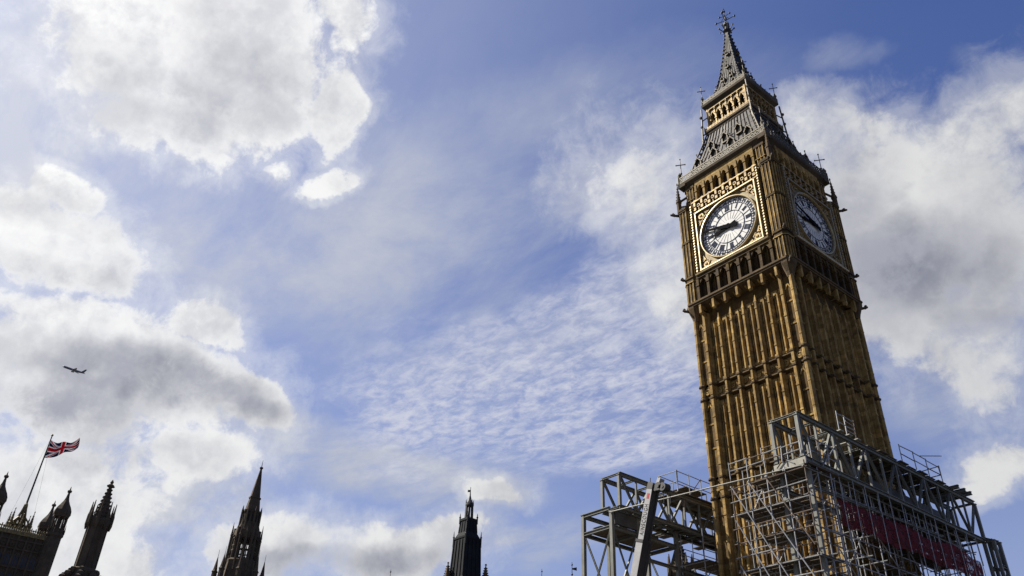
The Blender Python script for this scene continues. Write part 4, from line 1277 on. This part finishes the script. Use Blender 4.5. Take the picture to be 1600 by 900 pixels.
# ---- the flag, blowing to the right
def union(u, v):
    """colour of the flag at u (0 hoist .. 2 fly), v (0 bottom .. 1 top)"""
    x, y = u - 1.0, v - .5
    if abs(x) < .1 or abs(y) < .1: return 1
    if abs(x) < .1667 or abs(y) < .1667: return 2
    k = math.sqrt(5) / 2
    d1 = (y - x / 2) / k; d2 = (y + x / 2) / k
    inside = lambda d, a, b: a <= d <= b
    if x * y > 0:
        s = 1 if x < 0 else -1
        dd = d1 * s
        if inside(dd, -.0667, 0): return 1
        if inside(dd, -.1, .1): return 2
    else:
        s = 1 if x < 0 else -1
        dd = d2 * s
        if inside(dd, -.0667, 0): return 1
        if inside(dd, -.1, .1): return 2
    return 0


NU, NV = 120, 60; FL, FH = 10.6, 7.2
top = Vector((VX, VY + .25, 119.6)); fdir = Vector((.35, .94, 0)).normalized(); fn = Vector((-fdir.y, fdir.x, 0))
vs, fs, mi = [], [], []
for sd in (0, 1):
    for i in range(NU + 1):
        for j in range(NV + 1):
            u = 2 * i / NU; v = j / NV; f = i / NU
            w = math.sin(u * 4.6 + v * 1.2 - .6) * (1.3 * f ** .6) + .3 * math.sin(u * 8.5 - v * 3) * f
            along = FL * f * .90 + .25 * math.sin(v * 3.0 + 1) * f
            zz = -FH * (1 - v) * (1 - .48 * f) + 2.3 * f - (1.9 - .9 * (1 - v)) * math.sin(f * 3.14) * (1 - .45 * f) + .35 * math.sin(u * 6 + 1.0 + v) * f
            p = top + fdir * along + fn * (w * (.55 + .45 * v) + sd * .02) + Vector((0, 0, zz))
            vs.append(tuple(p))
st = (NU + 1) * (NV + 1)
for sd in (0, 1):
    for i in range(NU):
        for j in range(NV):
            a = sd * st + i * (NV + 1) + j; q = (a, a + NV + 1, a + NV + 2, a + 1)
            fs.append(q if sd == 0 else q[::-1]); mi.append(union(2 * (i + .5) / NU, (j + .5) / NV))
flag = MB().add(vs, fs).build('flag', [M['flag_blue'], M['flag_red'], M['flag_white']], None, True)
for q, k in zip(flag.data.polygons, mi): q.material_index = k
tag(flag, 'red, white and blue union flag flying from the flagstaff at the far left', 'flag')


# ---- octagonal turret with a crocketed spirelet, near left
def turret(x, y, top, name, label, s=1.0, mat='dark_stone', cat='turret', group=None, foot=0, sv=None):
    sv = sv or s
    t = thing(name, (x, y, 0), label, cat, group)
    m = MB().loft((x, y), [(foot, 1.75 * s), (top - 9.6 * sv, 1.75 * s), (top - 9.4 * sv, 1.36 * s), (top - 5.3 * sv, 1.30 * s), (top - 5.0 * sv, 1.5 * s), (top - 4.6 * sv, 1.62 * s), (top - 4.3 * sv, 1.5 * s)], 8)
    for i in range(8):
        a = math.pi / 4 * (i + .5)
        m.tube((x + math.cos(a) * 1.36 * s, y + math.sin(a) * 1.36 * s, top - 9.4 * sv), (x + math.cos(a) * 1.32 * s, y + math.sin(a) * 1.32 * s, top - 5 * sv), .11 * s, 5)
    m.build('shaft', M[mat], t)
    m = MB().loft((x, y), [(top - 4.4 * sv, 1.12 * s), (top - 2.6 * sv, .62 * s), (top - .9 * sv, .22 * s), (top - .85 * sv, .42 * s), (top - .6 * sv, .42 * s), (top - .5 * sv, .16 * s), (top - .3 * sv, .26 * s), (top, .03)], 8)
    for j in range(8):
        z = top - 4.1 * sv + j * .42 * sv; r = 1.1 * s - j * .115 * s
        for i in range(8):
            a = math.pi / 4 * (i + .5); m.ball((x + math.cos(a) * r, y + math.sin(a) * r, z), .15 * s, 5)
    for i in range(4):
        a = math.pi / 2 * i; m.ball((x + math.cos(a) * .42 * s, y + math.sin(a) * .42 * s, top - .75 * sv), .16 * s, 5)
    m.build('spirelet', M[mat], t)
    for i in range(8):
        a = math.pi / 4 * (i + .5); px, py = x + math.cos(a) * 1.58 * s, y + math.sin(a) * 1.58 * s
        m = MB().loft((px, py), [(top - 5.5 * sv, .10 * s), (top - 5.0 * sv, .25 * s), (top - 4.0 * sv, .24 * s), (top - 3.75 * sv, .16 * s), (top - 2.6 * sv, .05 * s)], 6); m.ball((px, py, top - 3.9 * sv), .2 * s, 5)
        m.build('small_pinnacle', M[mat], t)
    return t


t2 = turret(-78.9, -39.7, 39.5, 'pinnacled_turret', 'dark octagonal stone turret with crocketed spirelet, near the flag tower', .92, sv=1.25)
m = MB()
for i in range(8):
    a = math.pi / 4 * (i + .5); c, s = math.cos(a), math.sin(a)
    for j in range(6):
        r = 1.5 + j * .6; z = 26.9 - j * .62
        m.ball((-78.9 + c * r, -39.7 + s * r, z + .3), .50, 5); m.bar((-78.9 + c * (r - .35), -39.7 + s * (r - .35), z + .2), (-78.9 + c * (r + .4), -39.7 + s * (r + .4), z - .7), .35, .9)
m.loft((-78.9, -39.7), [(20, 4.6), (23.6, 4.4), (26.6, 1.6)], 8); m.build('crocketed_gable', M['dark_stone'], t2)

# ---- central openwork spire
CX, CY = -188.3, 22.5
Ct = thing('lantern_spire_tower', (CX, CY, 0), 'dark octagonal lantern tower with open windows and tall slender spire', 'tower')
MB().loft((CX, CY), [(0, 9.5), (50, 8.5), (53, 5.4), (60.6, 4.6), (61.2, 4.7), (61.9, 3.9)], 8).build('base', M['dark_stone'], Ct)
m = MB(); ro = 3.4
for i in range(8):
    a0 = math.pi / 4 * (i + .5); a1 = a0 + math.pi / 4
    p0 = Vector((CX + math.cos(a0) * ro, CY + math.sin(a0) * ro, 0)); p1 = Vector((CX + math.cos(a1) * ro, CY + math.sin(a1) * ro, 0))
    m.loft((p0.x, p0.y), [(61.5, .42), (70.4, .38)], 6)
    dv = (p1 - p0)
    for f in (.36, .64) if False else (.5,):
        q = p0 + dv * f; m.bar((q.x, q.y, 61.8), (q.x, q.y, 69.0), .22)
    for f in (.27, .73):
        q = p0 + dv * f; m.bar((q.x, q.y, 61.8), (q.x, q.y, 69.0), .11)
    for z in (62.0, 64.35, 65.7): m.bar((p0.x, p0.y, z), (p1.x, p1.y, z), .26, .32)
    m.bar((p0.x, p0.y, 68.7), (p1.x, p1.y, 68.7), .4, 2.3)
m.loft((CX, CY), [(68.6, 3.5), (69.6, 3.55), (70.2, 3.35), (71.6, 2.9)], 8); m.build('open_lantern', M['dark_stone'], Ct)
m = MB().loft((CX, CY), [(71.4, 2.9), (75.0, 2.6), (75.1, 2.8), (75.7, 2.8), (75.8, 2.1)], 8)
for i in range(8):
    a = math.pi / 4 * i; m.loft((CX + math.cos(a) * 2.75, CY + math.sin(a) * 2.75), [(70.5, .35), (75.6, .3), (77.0, .05)], 6)
m.build('upper_lantern', M['dark_stone'], Ct)
wl = MB()
for i in range(8):
    a = math.pi / 4 * (i + .5)
    for d in (-.45, .45):
        c = Vector((CX + math.cos(a) * 2.5 - math.sin(a) * d, CY + math.sin(a) * 2.5 + math.cos(a) * d, 0)); wl.bar((c.x, c.y, 72.3), (c.x, c.y, 74.3), .42)
wl.build('louvre', M['void'], Ct)
m = MB().loft((CX, CY), [(75.6, 2.15), (79.4, 1.55), (79.5, 1.75), (79.9, 1.75), (80.0, 1.42), (88.6, .26), (88.7, .5), (89.1, .5), (89.3, .12), (91.4, .04)], 8); m.build('spire', M['dark_stone'], Ct)
for i in range(8):
    a = math.pi / 4 * i; x, y = CX + math.cos(a) * 4.35, CY + math.sin(a) * 4.35
    m = MB().loft((x, y), [(58.5, .36), (67.8, .27), (68.0, .38), (68.4, .26), (71.6, .04)], 6); m.bar((x, y, 67), (CX + math.cos(a) * 3.4, CY + math.sin(a) * 3.4, 68.3), .3, .4); m.bar((x, y, 62.6), (CX + math.cos(a) * 3.4, CY + math.sin(a) * 3.4, 63.2), .3, .4)
    m.build('flying_pinnacle', M['dark_stone'], Ct)
    x, y = CX + math.cos(a + .39) * 6.3, CY + math.sin(a + .39) * 6.3
    m = MB().loft((x, y), [(50, .9), (58.0, .75), (58.2, .95), (58.7, .6), (62.4, .06), (64.2, .04)], 6); m.build('outer_pinnacle', M['dark_stone'], Ct)

# ---- dark iron ventilation tower
WX, WY = -83.14, 23.22; WR = R(1.0)
W = thing('ventilation_tower', (WX, WY, 0), 'black stepped iron ventilation tower with weather vane, in the middle of the skyline', 'tower')
rot = WR - math.pi / 4 + math.pi / 4
MB().loft((WX, WY), [(0, 3.0), (38.2, 3.0), (38.6, 2.2), (38.9, 2.05)], 4, WR, True).build('stone_base', M['trim'], W)
m = MB().loft((WX, WY), [(38.7, 1.98), (45.7, 1.72), (45.9, 1.84), (46.2, 1.86), (46.3, 1.62), (47.2, 1.22)], 4, WR, True)
def wl4(m, h0, z0, h1, z1, fr, t):
    for k in range(4):
        a = WR + math.pi / 2 * k; c, s = math.cos(a), math.sin(a)
        for f in fr:
            m.bar((WX + c * h0 - s * f * h0, WY + s * h0 + c * f * h0, z0), (WX + c * h1 - s * f * h1, WY + s * h1 + c * f * h1, z1), t)
wl4(m, 1.99, 38.8, 1.74, 45.7, (-.95, -.5, 0, .5, .95), .22); m.build('lower_stage', M['vent_iron'], W)
m = MB().loft((WX, WY), [(47.1, 1.22), (49.2, 1.07), (49.4, 1.2), (49.8, 1.2), (49.9, .8)], 4, WR, True); wl4(m, 1.23, 47.2, 1.08, 49.2, (-.95, -.33, .33, .95), .16); m.build('upper_stage', M['vent_iron'], W)
m = MB()
for k in range(8):
    a = WR + math.pi / 4 * k; m.bar((WX + math.cos(a) * .72, WY + math.sin(a) * .72, 49.7), (WX + math.cos(a) * .62, WY + math.sin(a) * .62, 52.6), .17)
    m.loft((WX + math.cos(a) * .72, WY + math.sin(a) * .72), [(52.4, .1), (53.5, .03)], 5)
m.loft((WX, WY), [(52.3, .8), (52.6, .8), (53.6, .32), (54.4, .12), (55.6, .05)], 8); m.loft((WX, WY), [(49.7, .2), (52.5, .2)], 6); m.build('crown', M['black_iron'], W)
m = MB().tube((WX, WY, 54.4), (WX, WY, 56.0), .05, 6); m.build('vane_rod', M['black_iron'], W)
m = MB().poly([(WX, WY - .02, 55.0), (WX - .5, WY - .3, 55.1), (WX - .45, WY - .27, 55.3), (WX - .5, WY - .3, 55.5), (WX, WY - .02, 55.45)], (.03, -.04, 0)); m.build('weather_vane', M['black_iron'], W)
for k in range(4):
    a = WR + math.pi / 4 + math.pi / 2 * k
    for (r, z, h) in ((1.78 * 1.414, 44.6, 2.9), (1.14 * 1.414, 48.9, 2.0)):
        m = MB().loft((WX + math.cos(a) * r, WY + math.sin(a) * r), [(z, .16), (z + h * .6, .15), (z + h * .62, .24), (z + h * .68, .12), (z + h, .03)], 6); m.build('corner_spike', M['black_iron'], W)
# stone pinnacles either side of it
for (x, y, lb) in ((-85.2, 20.3, 'warm stone pinnacle just left of the black ventilation tower'), (-81.6, 25.6, 'warm stone pinnacle just right of the black ventilation tower')):
    k = 1.0
    d = Vector((-.81, .586, 0)); lat = Vector((.586, .81, 0)) * (-3.15 if 'left' in lb else 3.65)
    px, py = WX + lat.x, WY + lat.y
    t = thing('stone_pinnacle', (px, py, 0), lb, 'pinnacle', 'pinnacles beside the ventilation tower')
    MB().loft((px, py), [(0, .62), (37.9, .62), (38.0, .75), (38.4, .75)], 8).build('shaft', M['trim'], t)
    m = MB(); crocketed(m, px, py, 37.6, .62, 4.3, 5, 8); m.build('crocketed_top', M['trim'], t)

# ---- slim roof finials and nearer pinnacles
def finial(D, dx, dy, tan, label, vane=False, h=5.0):
    x, y = CAM.x + dx * D, CAM.y + dy * D; top = CAM.z + tan * D
    t = thing('roof_finial', (x, y, 0), label, 'finial', 'iron finials on the palace roofs')
    m = MB().loft((x, y), [(0, .9), (top - h, .8), (top - h * .6, .25), (top - h * .4, .12)], 8); m.build('turret_cap', M['dark_stone'], t)
    m = MB().tube((x, y, top - h * .42), (x, y, top), .055, 6, .03); m.ball((x, y, top - .35), .13); m.ball((x, y, top - 1.6), .15); m.build('rod', M['black_iron'], t)
    if vane: MB().poly([(x, y, top - .95), (x + .38, y + .5, top - 1.1), (x + .38, y + .5, top - .65), (x, y, top - .8)], (.03, -.02, 0)).build('vane', M['black_iron'], t)
finial(130, -.859, .513, .2555, 'tiny iron finial tip left of the black ventilation tower')
finial(120, -.753, .658, .2655, 'thin iron finial tip between the ventilation tower and the left gantry')
finial(110, -.729, .685, .2745, 'iron finial with a small vane just left of the left gantry', True)
turret(-25.2, 12.6, 32.2, 'pinnacled_turret', 'dark crocketed pinnacle seen through the left gantry beside the tower', .92, 'dark_stone')
turret(-25.6, 5.6, 28.6, 'pinnacled_turret', 'dark crocketed pinnacle showing low behind the crane boom', .9, 'dark_stone')

# ------------------------------------------------------------------ airliner climbing over the far left
AP = Vector((-1448, 133.5, 652))
A = thing('airliner', AP, 'small grey airliner flying across the cloud at the far left', 'airliner')
hd = Vector((-.30, -.93, .17)).normalized()
rt = hd.cross(Vector((0, 0, 1))).normalized(); upv = rt.cross(hd); bank = R(8)
rt, upv = rt * math.cos(bank) + upv * math.sin(bank), upv * math.cos(bank) - rt * math.sin(bank)
def ac(f, r, u): return tuple(AP + hd * f + rt * r + upv * u)
m = MB(); prof = [(19.0, .1), (18.3, .9), (16.8, 1.6), (14.5, 2.0), (-8, 2.0), (-13, 1.5), (-18, .7), (-19.2, .25)]
n = 12; vs = []
for f, r in prof:
    for i in range(n):
        a = 2 * math.pi * i / n; vs.append(ac(f, math.cos(a) * r, math.sin(a) * r + (.5 if f < -12 else 0)))
m.add(vs, [(j * n + i, j * n + (i + 1) % n, (j + 1) * n + (i + 1) % n, (j + 1) * n + i) for j in range(len(prof) - 1) for i in range(n)] + [tuple(range(n)), tuple(range((len(prof) - 1) * n, len(prof) * n))])
m.build('fuselage', M['plane'], A, True)
for s in (-1, 1):
    m = MB().add([ac(4, s * 1.5, -1.0), ac(-4.5, s * 1.5, -.9), ac(-8.0, s * 17.0, .7), ac(-6.4, s * 17.0, .75), ac(4, s * 1.5, -1.5), ac(-4.5, s * 1.5, -1.2), ac(-8.0, s * 17.0, .6), ac(-6.4, s * 17.0, .6)],
                 [(0, 1, 2, 3), (7, 6, 5, 4), (0, 4, 5, 1), (1, 5, 6, 2), (2, 6, 7, 3), (3, 7, 4, 0)]); m.build('wing', M['plane'], A)
    m = MB().add([ac(-14, s * .8, .9), ac(-17.5, s * .8, .9), ac(-19.5, s * 6.2, 1.4), ac(-18, s * 6.2, 1.4), ac(-14, s * .8, .6), ac(-17.5, s * .8, .6), ac(-19.5, s * 6.2, 1.3), ac(-18, s * 6.2, 1.3)],
                 [(0, 1, 2, 3), (7, 6, 5, 4), (0, 4, 5, 1), (1, 5, 6, 2), (2, 6, 7, 3), (3, 7, 4, 0)]); m.build('tailplane', M['plane'], A)
    m = MB().tube(ac(3.6, s * 5.7, -2.2), ac(-.8, s * 5.7, -2.0), 1.15, 12, .8); m.build('engine', M['plane_dark'], A)
m = MB().add([ac(-12.5, .15, 1.6), ac(-17.6, .15, 1.6), ac(-19.8, .1, 8.0), ac(-17.3, .1, 8.0), ac(-12.5, -.15, 1.6), ac(-17.6, -.15, 1.6), ac(-19.8, -.1, 8.0), ac(-17.3, -.1, 8.0)],
             [(0, 1, 2, 3), (7, 6, 5, 4), (0, 4, 5, 1), (1, 5, 6, 2), (2, 6, 7, 3), (3, 7, 4, 0)]); m.build('tail_fin', M['plane_dark'], A)
